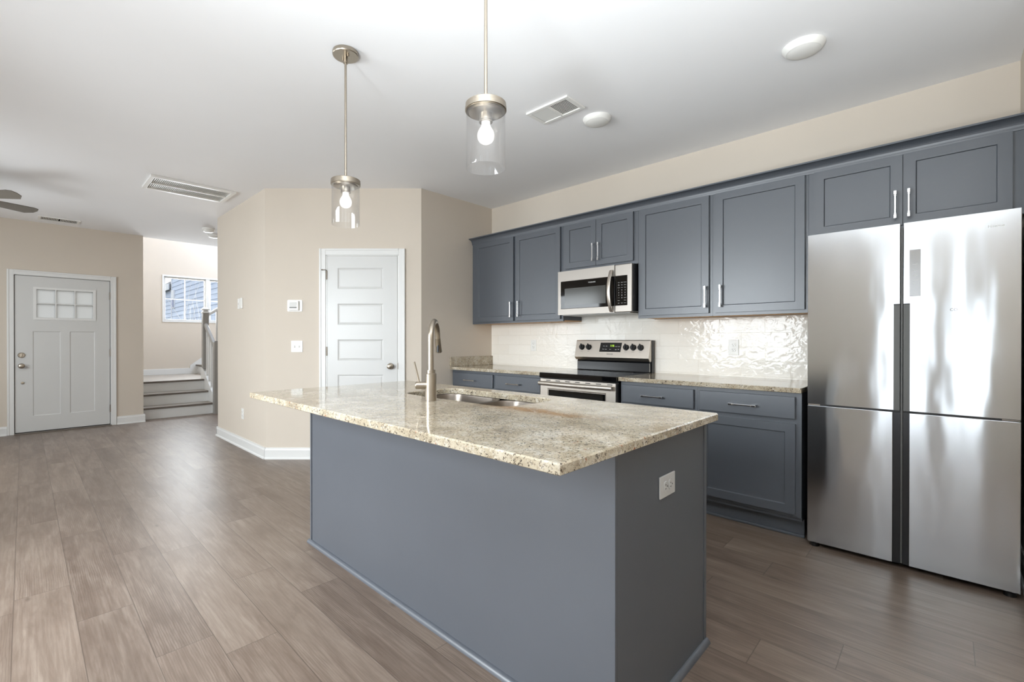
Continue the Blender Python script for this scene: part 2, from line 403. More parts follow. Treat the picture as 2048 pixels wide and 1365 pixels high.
def text(name, s, size, mat, parent, loc, rot=(PI / 2, 0, 0), extrude=0.0004, align='CENTER', sx=1.0):
    """lettering as a mesh part lying on a face; loc in the frame of the root"""
    c = bpy.data.curves.new(name, 'FONT'); c.body = s; c.size = size; c.extrude = extrude; c.align_x = align; c.align_y = 'CENTER'
    t = bpy.data.objects.new('lettering_source', c); COL.objects.link(t)
    dg = bpy.context.evaluated_depsgraph_get(); dg.update()
    me = bpy.data.meshes.new_from_object(t.evaluated_get(dg)); me.name = name
    bpy.data.objects.remove(t); bpy.data.curves.remove(c)
    me.transform(Matrix.Translation(loc) @ Matrix.Rotation(rot[2], 4, 'Z') @ Matrix.Rotation(rot[0], 4, 'X') @ Matrix.Diagonal((sx, 1, 1, 1)))
    me.materials.clear(); me.materials.append(M[mat])
    o = bpy.data.objects.new(name, me); COL.objects.link(o); o.parent = parent; return o

# ------------------------------------------------------------------ room shell
ZC = 2.723
XE = -4.572            # entry wall
PX, PY = -1.11, -2.13  # outer pantry corner
XR, XR2 = 4.017, 4.85
XS, XL = -6.86, -2.716 # stair back wall, end of the pantry wall
T = 0.12
def floor_mesh():
    b = B(); uvg = b.bm.loops.layers.uv.new('grain'); uvl = b.bm.loops.layers.uv.new('local')
    tone = b.bm.faces.layers.float.new('tone')
    Wd, L = 0.192, 1.167
    known = {-1: 0.711, 0: 1.13, 1: 0.465, 2: 0.63, 10: 3.45, 11: 2.90, 12: 3.81}
    y0 = -3.691
    r0, r1 = int((YB - y0) // Wd), int((0.4 - y0) // Wd) + 1
    for r in range(r0, r1):
        off = known.get(r, random.uniform(0, L)); k0 = math.floor((-4.8 - off) / L)
        x = off + k0 * L
        while x < 5.5:
            a, d = x, x + L; c0, c1 = y0 + r * Wd, y0 + (r + 1) * Wd
            f = b.bm.faces.new([b.bm.verts.new(p) for p in ((a, c0, 0), (d, c0, 0), (d, c1, 0), (a, c1, 0))])
            ou, ov = random.uniform(0, 50), random.uniform(0, 50)
            for lp, (u, v) in zip(f.loops, ((0, 0), (L, 0), (L, Wd), (0, Wd))):
                lp[uvl].uv = (u, v); lp[uvg].uv = (u + ou, v + ov)
            f[tone] = random.random()
            x += L
    return b
struct('floor', floor_mesh(), 'floor', recalc=False)
b = B(); b.box(-7.2, 5.6, YB - 0.3, 0.6, -0.25, -0.02)
struct('floor_subfloor', b, 'dark')
# ceiling: ends over the first stair, where the stairwell is open to the floor above
b = B(); b.box(XE - 0.0, XR2 + T, YB - T, 0.45, ZC, ZC + 0.3); b.box(-4.67, XE, -2.61, 0.45, ZC, ZC + 0.3)
struct('ceiling', b, 'ceiling')
b = B(); b.box(0, XR, 0, T, 0, ZC); struct('wall_kitchen', b, 'wall')
b = B(); b.box(-T, 0, -1.02, T, 0, ZC); struct('wall_pantry_side', b, 'wall')
b = B(); b.prism([(0, -1.02), (PX, PY), (PX - 0.02, PY + T), (-T, -1.02 + 0.05)], 'Z', 0, ZC); struct('wall_pantry_diagonal', b, 'wall')
b = B(); b.box(XL, PX, PY, PY + T, 0, ZC); b.box(XL, XL + T, PY + T, 0.45, 0, ZC); struct('wall_pantry_front', b, 'wall')
b = B(); b.box(XR, XR + T, -1.0, T, 0, ZC); b.box(XR + T, XR2, -1.0 , -1.0 + T, 0, ZC); struct('wall_kitchen_end', b, 'wall')
b = B()
for a in ((YB, -4.95, 0, ZC), (-4.05, -1.0 + T, 0, ZC), (-4.95, -4.05, 0, 0.65), (-4.95, -4.05, 2.2, ZC)): b.box(XR2, XR2 + T, a[0], a[1], a[2], a[3])
struct('wall_right', b, 'wall')
w = sroot('window_6', (XR2, -4.5, 0.65)); b = B()  # unseen window, added to go with the ceiling fill lamp beside it
for a in ((-5.01, -4.95, 0.59, 2.26), (-4.05, -3.99, 0.59, 2.26), (-4.95, -4.05, 2.2, 2.26), (-4.95, -4.05, 0.59, 0.65)): b.box(XR2 - 0.015, XR2 + 0.02, a[0], a[1], a[2], a[3], 0.003)
mesh('window_frame', b, 'white', w)
b = B(); b.box(XE - T, XE, YB - T, -3.945, 0, ZC); b.box(XE - T, XE, -2.97, -2.61, 0, ZC); b.box(XE - T, XE, -3.945, -2.97, 2.04, ZC); struct('wall_entry', b, 'wall')
b = B(); b.box(XS, XE - T, -2.61 - T, -2.61, 0, 5.2); struct('wall_stair_side', b, 'wall')
WZ0, WZ1, WY0, WY1 = 1.575, 2.425, -1.945, -0.46
b = B()
b.box(XS - T, XS, -2.75, WY0, 0, 5.2); b.box(XS - T, XS, WY1, 0.6, 0, 5.2); b.box(XS - T, XS, WY0, WY1, 0, WZ0); b.box(XS - T, XS, WY0, WY1, WZ1, 5.2)
struct('wall_stair_back', b, 'wall')
b = B(); b.box(XS, XL + T, 0.45, 0.45 + T, 0, 5.2); struct('wall_hall', b, 'wall')
b = B(); b.box(-4.79, -4.67, -2.61, 0.45, ZC + 0.3, 5.2); struct('wall_stair_upper', b, 'wall')
b = B(); b.box(XS - T, -4.6, -2.8, 0.6, 5.2, 5.3); struct('ceiling_stairwell', b, 'ceiling')
# living room wall behind the camera with its windows
b = B()
ops = [(-3.25, -1.35, 0.65, 2.2), (0.4, 2.0, 0.65, 2.2), (3.13, 3.58, 0.1, 2.15), (3.80, 4.00, 0.1, 2.15)]
xs = [XE - T] + [v for o in ops for v in o[:2]] + [XR2 + T]
for k in range(0, len(xs), 2): b.box(xs[k], xs[k + 1], YB - T, YB, 0, ZC)
for o in ops: b.box(o[0], o[1], YB - T, YB, 0, o[2]); b.box(o[0], o[1], YB - T, YB, o[3], ZC)
struct('wall_back', b, 'wall')
for k, o in enumerate(ops):
    w = sroot('window_%d' % (k + 2), ((o[0] + o[1]) / 2, YB, o[2]))
    b = B()
    for a in ((o[0] - 0.06, o[0], o[2] - 0.06, o[3] + 0.06), (o[1], o[1] + 0.06, o[2] - 0.06, o[3] + 0.06), (o[0], o[1], o[3], o[3] + 0.06), (o[0], o[1], o[2] - 0.06, o[2])):
        b.box(a[0], a[1], YB - 0.02, YB + 0.015, a[2], a[3], 0.003)
    if o[1] - o[0] > 1: b.box((o[0] + o[1]) / 2 - 0.04, (o[0] + o[1]) / 2 + 0.04, YB - 0.06, YB - 0.01, o[2], o[3])
    mesh('window_frame', b, 'white', w)

# baseboards
def base_run(name, p0, p1, side, h=0.115, t=0.014):
    """a moulded board along the floor from p0 to p1; side: unit normal into the room"""
    p0, p1 = Vector((*p0, 0)), Vector((*p1, 0)); n = Vector((*side, 0))
    prof = [(0, 0), (t + 0.010, 0), (t + 0.008, 0.014), (t, 0.02), (t, h - 0.025), (t - 0.005, h - 0.012), (t - 0.006, h), (0, h)]
    b = B()
    A = [b.bm.verts.new(p0 + n * u + Vector((0, 0, v))) for u, v in prof]; D = [b.bm.verts.new(p1 + n * u + Vector((0, 0, v))) for u, v in prof]
    k = len(prof)
    for i in range(k): b.bm.faces.new((A[i], A[(i + 1) % k], D[(i + 1) % k], D[i]))
    b.bm.faces.new(list(reversed(A))); b.bm.faces.new(D)
    return struct(name, b, 'white')
q = 0.70711
base_run('baseboard_pantry_front', (XL - 0.02, PY), (PX + 0.008, PY), (0, -1))
base_run('baseboard_pantry_diagonal', (PX - 0.0, PY), (-0.718, -1.738), (q, -q))
base_run('baseboard_pantry_diagonal_end', (-0.12, -1.14), (0.0, -1.02), (q, -q))
base_run('baseboard_pantry_side', (0, -1.02), (0, -0.64), (1, 0))
base_run('baseboard_pantry_end', (XL, PY - 0.014), (XL, 0.45), (-1, 0))
base_run('baseboard_entry_near', (XE, YB), (XE, -3.998), (1, 0))
base_run('baseboard_entry_far', (XE, -2.918), (XE, -2.59), (1, 0))
base_run('baseboard_kitchen_end', (XR, -1.0), (XR, 0), (-1, 0))
base_run('baseboard_right', (XR2, YB), (XR2, -1.0), (-1, 0))
base_run('baseboard_back', (XE, YB), (XR2, YB), (0, 1), 0.09)
base_run('baseboard_hall', (XL, 0.45), (-4.6, 0.45), (0, -1))
def landing_board():
    b = B(); b.box(XS + 0.002, XS + 0.018, -2.606, -1.40, 0.535, 0.645, 0.003); return b

# ------------------------------------------------------------------ hardware makers (local frame: front faces -Y, X to the right)
def pull(parent, x, z, y, length=0.158, vertical=True, mat='chrome', name='handle'):
    b = B(); h = length / 2; st = 0.034
    def bx(a0, a1, c0, c1, y0, y1, bev):
        if vertical: b.box(x + c0, x + c1, y0, y1, z + a0, z + a1, bev)
        else: b.box(x + a0, x + a1, y0, y1, z + c0, z + c1, bev)
    bx(-h + 0.006, h - 0.006, -0.0045, 0.0045, y - st, y - st + 0.008, 0.002)
    for e in (-1, 1):
        c = e * (h - 0.012)
        bx(c - 0.012, c + 0.012, -0.0068, 0.0068, y - st - 0.003, y - st + 0.011, 0.002)
        bx(c - 0.006, c + 0.006, -0.005, 0.005, y - st + 0.01, y, 0.001)
        bx(c - e * 0.016 - 0.0018, c - e * 0.016 + 0.0018, -0.006, 0.006, y - st - 0.002, y - st + 0.010, 0.0008)
    return mesh(name, b, mat, parent, local=True)
def shaker(parent, x0, x1, z0, z1, yf, name='door', mat='cab', stile=0.052, th=0.02):
    b = B(); b.slab(x0, x1, z0, z1, yf, yf + th, [(x0 + stile, x1 - stile, z0 + stile, z1 - stile)], 0.009, 0.0025)
    return mesh(name, b, mat, parent, local=True, bevel=0.0018)
def flat_front(parent, x0, x1, z0, z1, yf, name='drawer', mat='cab', th=0.02):
    b = B(); b.box(x0, x1, yf, yf + th, z0, z1, 0.004, 2)
    return mesh(name, b, mat, parent, local=True)

# ------------------------------------------------------------------ wall cabinets
UD = 0.31      # depth to the face frame, doors stand 20 mm in front of it
ZB, ZT = 1.372, 2.26
def wall_cab(label, x0, x1, z0, doors, group='slate wall cabinets over the counters'):
    t = thing('wall_cabinet', label, 'cabinet', ((x0 + x1) / 2, 0, z0), 0, group); cx = (x0 + x1) / 2
    X0, X1, H = x0 - cx, x1 - cx, ZT - z0
    b = B(); b.box(X0 + 0.001, X1 - 0.001, -UD + 0.02, -0.001, 0.012, H); mesh('carcass', b, 'cab', t, local=True)
    zb = doors[0][2] - z0; zt = doors[0][3] - z0
    b = B(); b.slab(X0 + 0.0005, X1 - 0.0005, 0, H, -UD, -UD + 0.02, [(d[0] - cx + 0.012, d[1] - cx - 0.012, zb + 0.012, zt - 0.012) for d in doors], 0.004, 0.0)
    mesh('face_frame', b, 'cab', t, local=True, bevel=0.001)
    b = B(); b.box(X0 + 0.003, X1 - 0.003, -UD + 0.02, -0.003, 0.006, 0.012); mesh('bottom_panel', b, 'ply', t, local=True)['label'] = 'bare plywood underside'
    for d in doors:
        dr = shaker(t, d[0] - cx, d[1] - cx, zb, zt, -UD - 0.02)
        pull(dr, d[4] - cx, d[5] - z0, -UD - 0.02)
    return t
wall_cab('slate wall cabinet in the corner against the beige pantry wall', 0.004, 0.636, ZB, [(0.065, 0.622, 1.394, 2.25, 0.597, 1.508)])
wall_cab('slate wall cabinet between the corner cabinet and the microwave', 0.636, 1.222, ZB, [(0.651, 1.199, 1.394, 2.25, 0.701, 1.510)])
wall_cab('short two-door slate cabinet directly above the microwave', 1.222, 1.96, 1.822, [(1.25, 1.5765, 1.849, 2.25, 1.558, 1.962), (1.5805, 1.923, 1.849, 2.25, 1.613, 1.962)])
wall_cab('tall slate wall cabinet beside the microwave, over the range side of the counter', 1.96, 2.534, ZB, [(1.978, 2.512, 1.394, 2.25, 2.495, 1.511)])
wall_cab('tall slate wall cabinet next to the refrigerator, above the tile outlet', 2.534, 3.112, ZB, [(2.556, 3.094, 1.394, 2.25, 2.598, 1.511)])
wall_cab('wide two-door slate cabinet above the refrigerator', 3.112, 4.012, 1.83, [(3.142, 3.556, 1.85, 2.25, 3.527, 1.964), (3.560, 3.968, 1.85, 2.25, 3.584, 1.964)])
def crown():
    b = B(); f = -UD - 0.002
    prof = [(-0.02, 2.2505), (f - 0.004, 2.2505), (f - 0.006, 2.2575)]
    for k in range(9):
        a = k / 8 * PI / 2
        prof.append((f - 0.006 - 0.050 * (1 - math.cos(a)), 2.2575 + 0.049 * math.sin(a)))
    prof += [(f - 0.058, 2.308), (f - 0.058, 2.317), (-0.02, 2.317)]
    prof2 = [p for p in prof]
    b.prism(prof2, 'X', 0.002, 4.014)
    for fc in b.bm.faces: fc.smooth = False
    return b
tag(mesh('crown_molding', crown(), 'cab', bevel=0.0), 'long slate crown molding along the tops of all the wall cabinets', 'molding')

# ------------------------------------------------------------------ base cabinets
BD = 0.605
def base_cab(label, x0, x1, dx0, dx1, hx, door=True, end=False, dhx=None):
    cx = (x0 + x1) / 2
    t = thing('base_cabinet', label, 'cabinet', (cx, 0, 0), 0, 'slate base cabinets under the wall counter')
    X0, X1 = x0 - cx, x1 - cx
    b = B(); b.box(X0 + 0.001, X1 - 0.001, -BD + 0.02, -0.002, 0.115, 0.883)
    mesh('carcass', b, 'cab', t, local=True)
    b = B(); b.slab(X0 + 0.0005, X1 - 0.0005, 0.14, 0.883, -BD, -BD + 0.02, [(dx0 - cx + 0.012, dx1 - cx - 0.012, 0.737, 0.846), (dx0 - cx + 0.012, dx1 - cx - 0.012, 0.172, 0.685)], 0.004, 0.0)
    mesh('face_frame', b, 'cab', t, local=True, bevel=0.001)
    b = B(); b.box(X0 + 0.001, X1 - 0.001, -0.522, -0.50, 0.0, 0.14)
    b.box(X0 + 0.001, X1 - 0.001 + (0.004 if end else 0), -0.534, -0.522, 0.0, 0.018, 0.005)
    mesh('toe_kick', b, 'cab', t, local=True)
    d = flat_front(t, dx0 - cx, dx1 - cx, 0.725, 0.858, -BD - 0.02)
    pull(d, hx - cx, 0.787, -BD - 0.02, vertical=False)
    d = shaker(t, dx0 - cx, dx1 - cx, 0.160, 0.697, -BD - 0.02)
    pull(d, (dhx if dhx is not None else dx1 - 0.03) - cx, 0.60, -BD - 0.02) if dhx is not None else None
    return t
base_cab('slate base cabinet in the corner under the granite side splash', 0.003, 0.633, 0.03, 0.612, 0.305, dhx=0.585)
base_cab('slate base cabinet beside the range, on the pantry side', 0.633, 1.216, 0.647, 1.196, 0.894, dhx=0.675)
base_cab('slate base cabinet with drawer immediately on the refrigerator side of the range', 1.968, 2.536, 1.985, 2.517, 2.231, dhx=2.49)
base_cab('slate base cabinet with drawer and wide door, next to the refrigerator', 2.536, 3.132, 2.554, 3.102, 2.823, end=True)

def counter(label, x0, x1, y0, y1):
    t = B(); t.box(x0, x1, y0, y1, 0.884, 0.914, 0.003, 2)
    return tag(mesh('granite_countertop', t, 'granite'), label, 'countertop', 'speckled granite countertops')
counter('granite countertop between the pantry wall and the range', 0.0, 1.214, -0.645, -0.006)
counter('granite countertop between the range and the refrigerator', 1.966, 3.136, -0.645, -0.006)
b = B(); b.box(0.0, 0.022, -0.645, -0.006, 0.9145, 1.017, 0.002)
tag(mesh('granite_side_splash', b, 'granite'), 'low upright granite splash against the beige pantry wall', 'side splash')
b = B(); b.box(0.001, 3.30, -0.0055, -0.0008, 0.9145, 1.3715); b.box(1.224, 1.958, -0.0055, -0.0008, 1.3715, 1.43)
tag(mesh('tile_backsplash', b, 'tile'), 'glossy cream subway tile backsplash with a rippled surface', 'backsplash')

# ------------------------------------------------------------------ outlets, switches
def rounded_rect(w, h, r, n=5):
    P = []
    for cx_, cz_, a0 in ((w / 2 - r, h / 2 - r, 0), (-w / 2 + r, h / 2 - r, PI / 2), (-w / 2 + r, -h / 2 + r, PI), (w / 2 - r, -h / 2 + r, 1.5 * PI)):
        for k in range(n + 1):
            a = a0 + k / n * PI / 2; P.append((cx_ + r * math.cos(a), cz_ + r * math.sin(a)))
    return P
def outlet(label, loc, rz, horizontal=False, plate='plastic', group='white duplex outlets'):
    t = thing('duplex_outlet', label, 'outlet', loc, rz, group)
    w, h = (0.118, 0.074) if horizontal else (0.074, 0.118)
    b = B(); b.box(-w / 2, w / 2, -0.006, 0.0, -h / 2, h / 2, 0.0025, 2); mesh('cover_plate', b, plate, t, local=True)
    for e in (-1, 1):
        cx_, cz_ = (e * 0.0195, 0) if horizontal else (0, e * 0.0195)
        b = B(); ww, hh = (0.029, 0.034) if horizontal else (0.034, 0.029)
        b.prism([(cx_ + p[0], cz_ + p[1]) for p in rounded_rect(ww, hh, 0.011)], 'Y', -0.009, -0.004)
        r = mesh('receptacle', b, plate, t, local=True, bevel=0.0008)
        b = B()
        for sx_, sz_, L in ((-0.0065, 0.004, 0.0075), (0.0065, 0.004, 0.006)):
            if horizontal: b.box(cx_ - sz_ - L / 2, cx_ - sz_ + L / 2, -0.0096, -0.0088, cz_ + sx_ - 0.0012, cz_ + sx_ + 0.0012)
            else: b.box(cx_ + sx_ - 0.0012, cx_ + sx_ + 0.0012, -0.0096, -0.0088, cz_ + sz_ - L / 2, cz_ + sz_ + L / 2)
        gx, gz = (cx_ + 0.008, cz_) if horizontal else (cx_, cz_ - 0.008)
        b.cyl((gx, -0.0096, gz), (gx, -0.0088, gz), 0.0026, seg=12)
        mesh('socket_slots', b, 'black', r, local=True)
    b = B(); b.cyl((0, -0.0075, 0), (0, -0.006, 0), 0.003, seg=12); mesh('screw', b, plate, t, local=True)
    return t
outlet('white duplex outlet on the rippled tile between the range and refrigerator', (2.583, -0.0056, 1.141), 0)
outlet('white duplex outlet on the tile between the pantry corner and the range', (0.627, -0.0056, 1.141), 0)
outlet('white duplex outlet mounted sideways on the dark island end panel', (3.0605, -2.310, 0.705), PI / 2, True, 'plasticgrey')
outlet('white low outlet near the baseboard on the pantry wall', (-1.78, PY, 0.38), 0)
D45 = PI / 4
def diag(s, z): return Vector((-s * q, -1.02 - s * q, z))
def toggle_plate(name, label, loc, rz, gangs):
    t = thing(name, label, 'light switch', loc, rz)
    w = 0.07 + 0.046 * (gangs - 1)
    b = B(); b.box(-w / 2, w / 2, -0.006, 0, -0.058, 0.058, 0.0025, 2); mesh('cover_plate', b, 'plastic', t, local=True)
    for k in range(gangs):
        x = (k - (gangs - 1) / 2) * 0.046
        b = B(); b.box(x - 0.0055, x + 0.0055, -0.0068, -0.0058, -0.012, 0.012); sl = mesh('toggle_slot', b, 'plasticgrey', t, local=True)
        b = B(); b.prism([(-0.006, -0.009), (-0.017, -0.001 - 0.008), (-0.018, -0.002), (-0.006, 0.006)], 'X', x - 0.0042, x + 0.0042)
        mesh('toggle', b, 'plastic', t, local=True)
        for e in (-1, 1):
            b = B(); b.cyl((x, -0.0068, e * 0.03), (x, -0.0055, e * 0.03), 0.003, seg=10); mesh('screw', b, 'plastic', t, local=True)
    return t
toggle_plate('light_switch', 'white two-toggle light switch below the thermostat', diag(1.25, 1.133), D45, 2)
toggle_plate('light_switch', 'white single toggle switch beside the fan control on the pantry wall', (-1.905, PY, 1.607), 0, 1)
t = thing('fan_control', 'slim white fan control standing proud of the pantry wall', 'wall control', (-1.80, PY, 1.607), 0)
b = B(); b.box(-0.03, 0.03, -0.014, 0, -0.06, 0.06, 0.005, 2); mesh('cover_plate', b, 'plastic', t, local=True)
b = B(); b.box(-0.015, 0.015, -0.018, -0.013, -0.035, 0.035, 0.003, 2); mesh('rocker', b, 'plastic', t, local=True)
t = thing('thermostat', 'white rectangular thermostat on the diagonal pantry wall', 'thermostat', diag(1.27, 1.542), D45)
b = B(); b.prism(rounded_rect(0.152, 0.118, 0.012), 'Y', -0.006, 0.0); mesh('back_plate', b, 'plastic', t, local=True, bevel=0.002)
b = B(); b.box(-0.055, 0.045, -0.030, -0.006, -0.048, 0.048, 0.006, 2); mesh('body', b, 'plastic', t, local=True)
b = B(); b.box(-0.042, 0.026, -0.0325, -0.029, -0.012, 0.034, 0.002, 2); mesh('screen', b, 'text_white', t, local=True)
b = B(); b.box(-0.044, 0.028, -0.0315, -0.029, -0.025, -0.014, 0.001); mesh('lower_slot', b, 'text_grey', t, local=True)

# ------------------------------------------------------------------ pantry door (diagonal wall) and front door
def casing(root, x0, x1, z1, w=0.064, name='casing'):
    """door trim around an opening x0..x1 up to z1, local frame of the wall"""
    for nm, a in (('casing_side', (x0 - w, x0, 0, z1 + w)), ('casing_side', (x1, x1 + w, 0, z1 + w)), ('casing_head', (x0, x1, z1, z1 + w))):
        b = B(); b.box(a[0], a[1], -0.016, 0, a[2], a[3], 0.003, 2)
        if nm == 'casing_head': b.box(a[0], a[1], -0.022, -0.014, a[3] - 0.02, a[3], 0.004)
        elif a[0] < x0: b.box(a[0], a[0] + 0.02, -0.022, -0.014, a[2], a[3], 0.004)
        else: b.box(a[1] - 0.02, a[1], -0.022, -0.014, a[2], a[3], 0.004)
        mesh(nm, b, 'white', root, local=True)
dr = sroot('door_1', diag(0.592, 0), D45, 'white five-panel pantry door with a nickel knob on the diagonal wall')
X = lambda s: 0.592 - s
casing(dr, X(0.958), X(0.226), 2.052)
b = B(); b.box(X(0.958), X(0.947), -0.008, -0.0005, 0, 2.052); b.box(X(0.237), X(0.226), -0.008, -0.0005, 0, 2.052); b.box(X(0.958), X(0.226), -0.008, -0.0005, 2.044, 2.052)
mesh('jamb', b, 'white', dr, local=True)
b = B(); pz = [(1.711, 1.922), (1.350, 1.563), (0.990, 1.203), (0.634, 0.849), (0.27, 0.490)]
b.slab(X(0.944), X(0.240), 0.012, 2.041, -0.010, -0.001, [(X(0.839), X(0.381), a, c) for a, c in pz], 0.0065, 0.012, raised=0.003, rslope=0.012)
sl = mesh('door_slab', b, 'doorwhite', dr, local=True)
for z, stop in ((1.85, True), (1.085, False), (0.30, False)):
    b = B(); b.cyl((X(0.948), -0.014, z - 0.045), (X(0.948), -0.014, z + 0.045), 0.006, seg=12); b.box(X(0.948) - 0.007, X(0.948) + 0.008, -0.012, -0.0075, z - 0.044, z + 0.044)
    if stop: b.tube([(X(0.948), -0.014, z + 0.045), (X(0.955), -0.03, z + 0.05), (X(0.985), -0.035, z + 0.05)], 0.004, 8); b.cyl((X(0.985), -0.035, z + 0.05), (X(0.99), -0.028, z + 0.05), 0.007, seg=10)
    mesh('hinge', b, 'hinge', dr, local=True)
def knob_mesh(x, z, y0=-0.010):
    b = B(); b.lathe([(0.0, y0), (0.032, y0), (0.032, y0 - 0.004), (0.027, y0 - 0.009), (0.013, y0 - 0.012), (0.012, y0 - 0.030), (0.022, y0 - 0.036), (0.028, y0 - 0.046), (0.026, y0 - 0.056), (0.016, y0 - 0.062), (0.0, y0 - 0.063)], (x, 0, z), 'Y', 28)
    return b
mesh('knob', knob_mesh(X(0.308), 0.934), 'nickel', dr, local=True)
b = B(); b.box(X(0.240), X(0.232), -0.0115, -0.0085, 0.905, 0.965, 0.001); mesh('strike_plate', b, 'hinge', dr, local=True)

FD = (-3.925 - 2.992) / 2     # centre of the front door
fd = sroot('door_2', (XE, FD, 0), PI / 2, 'white front door with six small panes and dark hinges')
Y = lambda y: y - FD
casing(fd, Y(-3.934), Y(-2.983), 2.028, 0.062)
b = B(); b.box(Y(-3.944), Y(-3.932), -0.004, 0.115, 0, 2.028); b.box(Y(-2.985), Y(-2.972), -0.004, 0.115, 0, 2.028); b.box(Y(-3.944), Y(-2.972), -0.004, 0.115, 2.026, 2.04)
mesh('jamb', b, 'white', fd, local=True)
b = B(); b.box(Y(-3.944), Y(-3.90), 0.048, 0.07, 0, 2.04); b.box(Y(-3.02), Y(-2.972), 0.048, 0.07, 0, 2.04); b.box(Y(-3.90), Y(-3.02), 0.048, 0.07, 1.995, 2.04)
mesh('light_stop_strip', b, 'black', fd, local=True)  # black strip added behind the slab to stop light leaking through the gap
b = B()
lx = [(-3.729, -3.552), (-3.540, -3.362), (-3.350, -3.172)]; lz = [(1.49, 1.668), (1.680, 1.856)]
holes = [(Y(a), Y(c), d, e) for a, c in lx for d, e in lz]
b.slab(Y(-3.926), Y(-2.992), 1.40, 2.021, 0.004, 0.046, holes, through=True)
b.slab(Y(-3.926), Y(-2.992), 0.022, 1.40, 0.004, 0.046, [(Y(-3.765), Y(-3.50), 0.218, 1.313), (Y(-3.41), Y(-3.152), 0.218, 1.313)], 0.007, 0.010, raised=0.0)
fs = mesh('door_slab', b, 'doorwhite', fd, local=True)
b = B(); b.slab(Y(-3.76), Y(-3.142), 1.462, 1.884, -0.006, 0.004, holes, through=True); mesh('grille', b, 'white', fd, local=True, bevel=0.002)
for h in holes:
    b = B(); b.box(h[0], h[1], 0.022, 0.028, h[2], h[3]); mesh('pane', b, 'frost', fd, local=True)
for z in (1.815, 1.022, 0.238):
    b = B(); b.cyl((Y(-2.9875), -0.006, z - 0.05), (Y(-2.9875), -0.006, z + 0.05), 0.0075, seg=12); b.box(Y(-2.996), Y(-2.979), -0.004, 0.003, z - 0.05, z + 0.05); mesh('hinge', b, 'hinge', fd, local=True)
mesh('knob', knob_mesh(Y(-3.868), 0.868, 0.004), 'nickel', fd, local=True)
b = B(); b.lathe([(0.0, 0.004), (0.034, 0.004), (0.034, -0.006), (0.028, -0.014), (0.0, -0.014)], (Y(-3.868), 0, 1.005), 'Y', 28); b.box(Y(-3.868) - 0.005, Y(-3.868) + 0.005, -0.030, -0.012, 0.985, 1.025, 0.003)
mesh('deadbolt', b, 'nickel', fd, local=True)
b = B(); b.lathe([(0.0, 0.004), (0.017, 0.004), (0.016, -0.004), (0.0, -0.008)], (Y(-3.858), 0, 0.651), 'Y', 20); mesh('door_stop_button', b, 'nickel', fd, local=True)
b = B(); b.box(Y(-3.935), Y(-2.98), -0.05, 0.10, 0.0, 0.013, 0.003); mesh('threshold', b, 'nosing', fd, local=True)
b = B(); b.box(Y(-3.926), Y(-2.992), 0.005, 0.045, 0.0135, 0.022); mesh('door_sweep', b, 'black', fd, local=True)

# ------------------------------------------------------------------ stair window and the outdoors seen through it
wn = sroot('window_1', (XS, (WY0 + WY1) / 2, WZ0), 0, 'white double window above the stair landing')
b = B(); f = 0.03
for a in ((WY0 - f, WY0, WZ0 - f, WZ1 + f), (WY1, WY1 + f, WZ0 - f, WZ1 + f), (WY0, WY1, WZ1, WZ1 + f), (WY0, WY1, WZ0 - f, WZ0)):
    b.box(XS - 0.10, XS + 0.008, a[0], a[1], a[2], a[3], 0.002)
YM = -1.20
b.box(XS - 0.10, XS + 0.004, YM - 0.03, YM + 0.03, WZ0, WZ1, 0.002)
mesh('window_frame', b, 'white', wn)
for a0, a1 in ((WY0, YM - 0.03), (YM + 0.03, WY1)):
    b = B()
    for s in ((a0, a0 + 0.028, WZ0, WZ1), (a1 - 0.028, a1, WZ0, WZ1), (a0 + 0.028, a1 - 0.028, WZ0, WZ0 + 0.028), (a0 + 0.028, a1 - 0.028, WZ1 - 0.028, WZ1)):
        b.box(XS - 0.075, XS - 0.035, s[0], s[1], s[2], s[3], 0.003)
    mid = (a0 + a1) / 2; mz = (WZ0 + WZ1) / 2
    b.box(XS - 0.064, XS - 0.046, mid - 0.009, mid + 0.009, WZ0 + 0.02, WZ1 - 0.02); b.box(XS - 0.063, XS - 0.047, a0 + 0.02, a1 - 0.02, mz - 0.0085, mz + 0.0085)
    sash = mesh('sash', b, 'white', wn)
    b = B(); b.box(XS - 0.057, XS - 0.053, a0 + 0.02, a1 - 0.02, WZ0 + 0.02, WZ1 - 0.02); mesh('pane', b, 'pane', sash)

hs = thing('neighbor_house', 'pale blue clapboard house with white trim seen through the stair window', 'house', (-12.0, 1.0, 0))
def siding(b, x0, x1, y, z0, z1, step=0.13, lap=0.02):
    z = z0
    while z < z1:
        zt = min(z + step, z1)
        b.prism([(y - lap, z), (y + 0.02, z), (y + 0.02, zt), (y - 0.002, zt)], 'X', x0, x1); z += step
b = B(); siding(b, -13.4, -8.2, -0.55, -0.4, 5.2); b.box(-13.4, -8.2, -0.54, 4.0, -0.4, 5.2); mesh('siding_wall', b, 'siding', hs)
b = B(); siding(b, -17.5, -13.4, -0.50, -0.4, 2.9); b.box(-17.5, -13.4, -0.49, 4.0, -0.4, 2.9); mesh('siding_wall', b, 'siding', hs)
b = B(); b.box(-13.44, -13.36, -0.585, -0.5, -0.4, 5.2); mesh('corner_board', b, 'outtrim', hs)
b = B(); b.prism([(-0.63, 2.82), (-0.63, 2.94), (1.6, 4.4), (4.0, 2.94), (4.0, 2.82)], 'X', -17.6, -13.4); mesh('low_roof', b, 'roofing', hs)
b = B(); b.box(-17.6, -13.4, -0.66, -0.63, 2.78, 2.97); mesh('fascia', b, 'outtrim', hs)
b = B(); b.prism([(-0.95, 5.1), (-0.95, 5.25), (1.7, 7.2), (4.3, 5.25), (4.3, 5.1)], 'X', -13.8, -8.0); mesh('main_roof', b, 'roofing', hs)
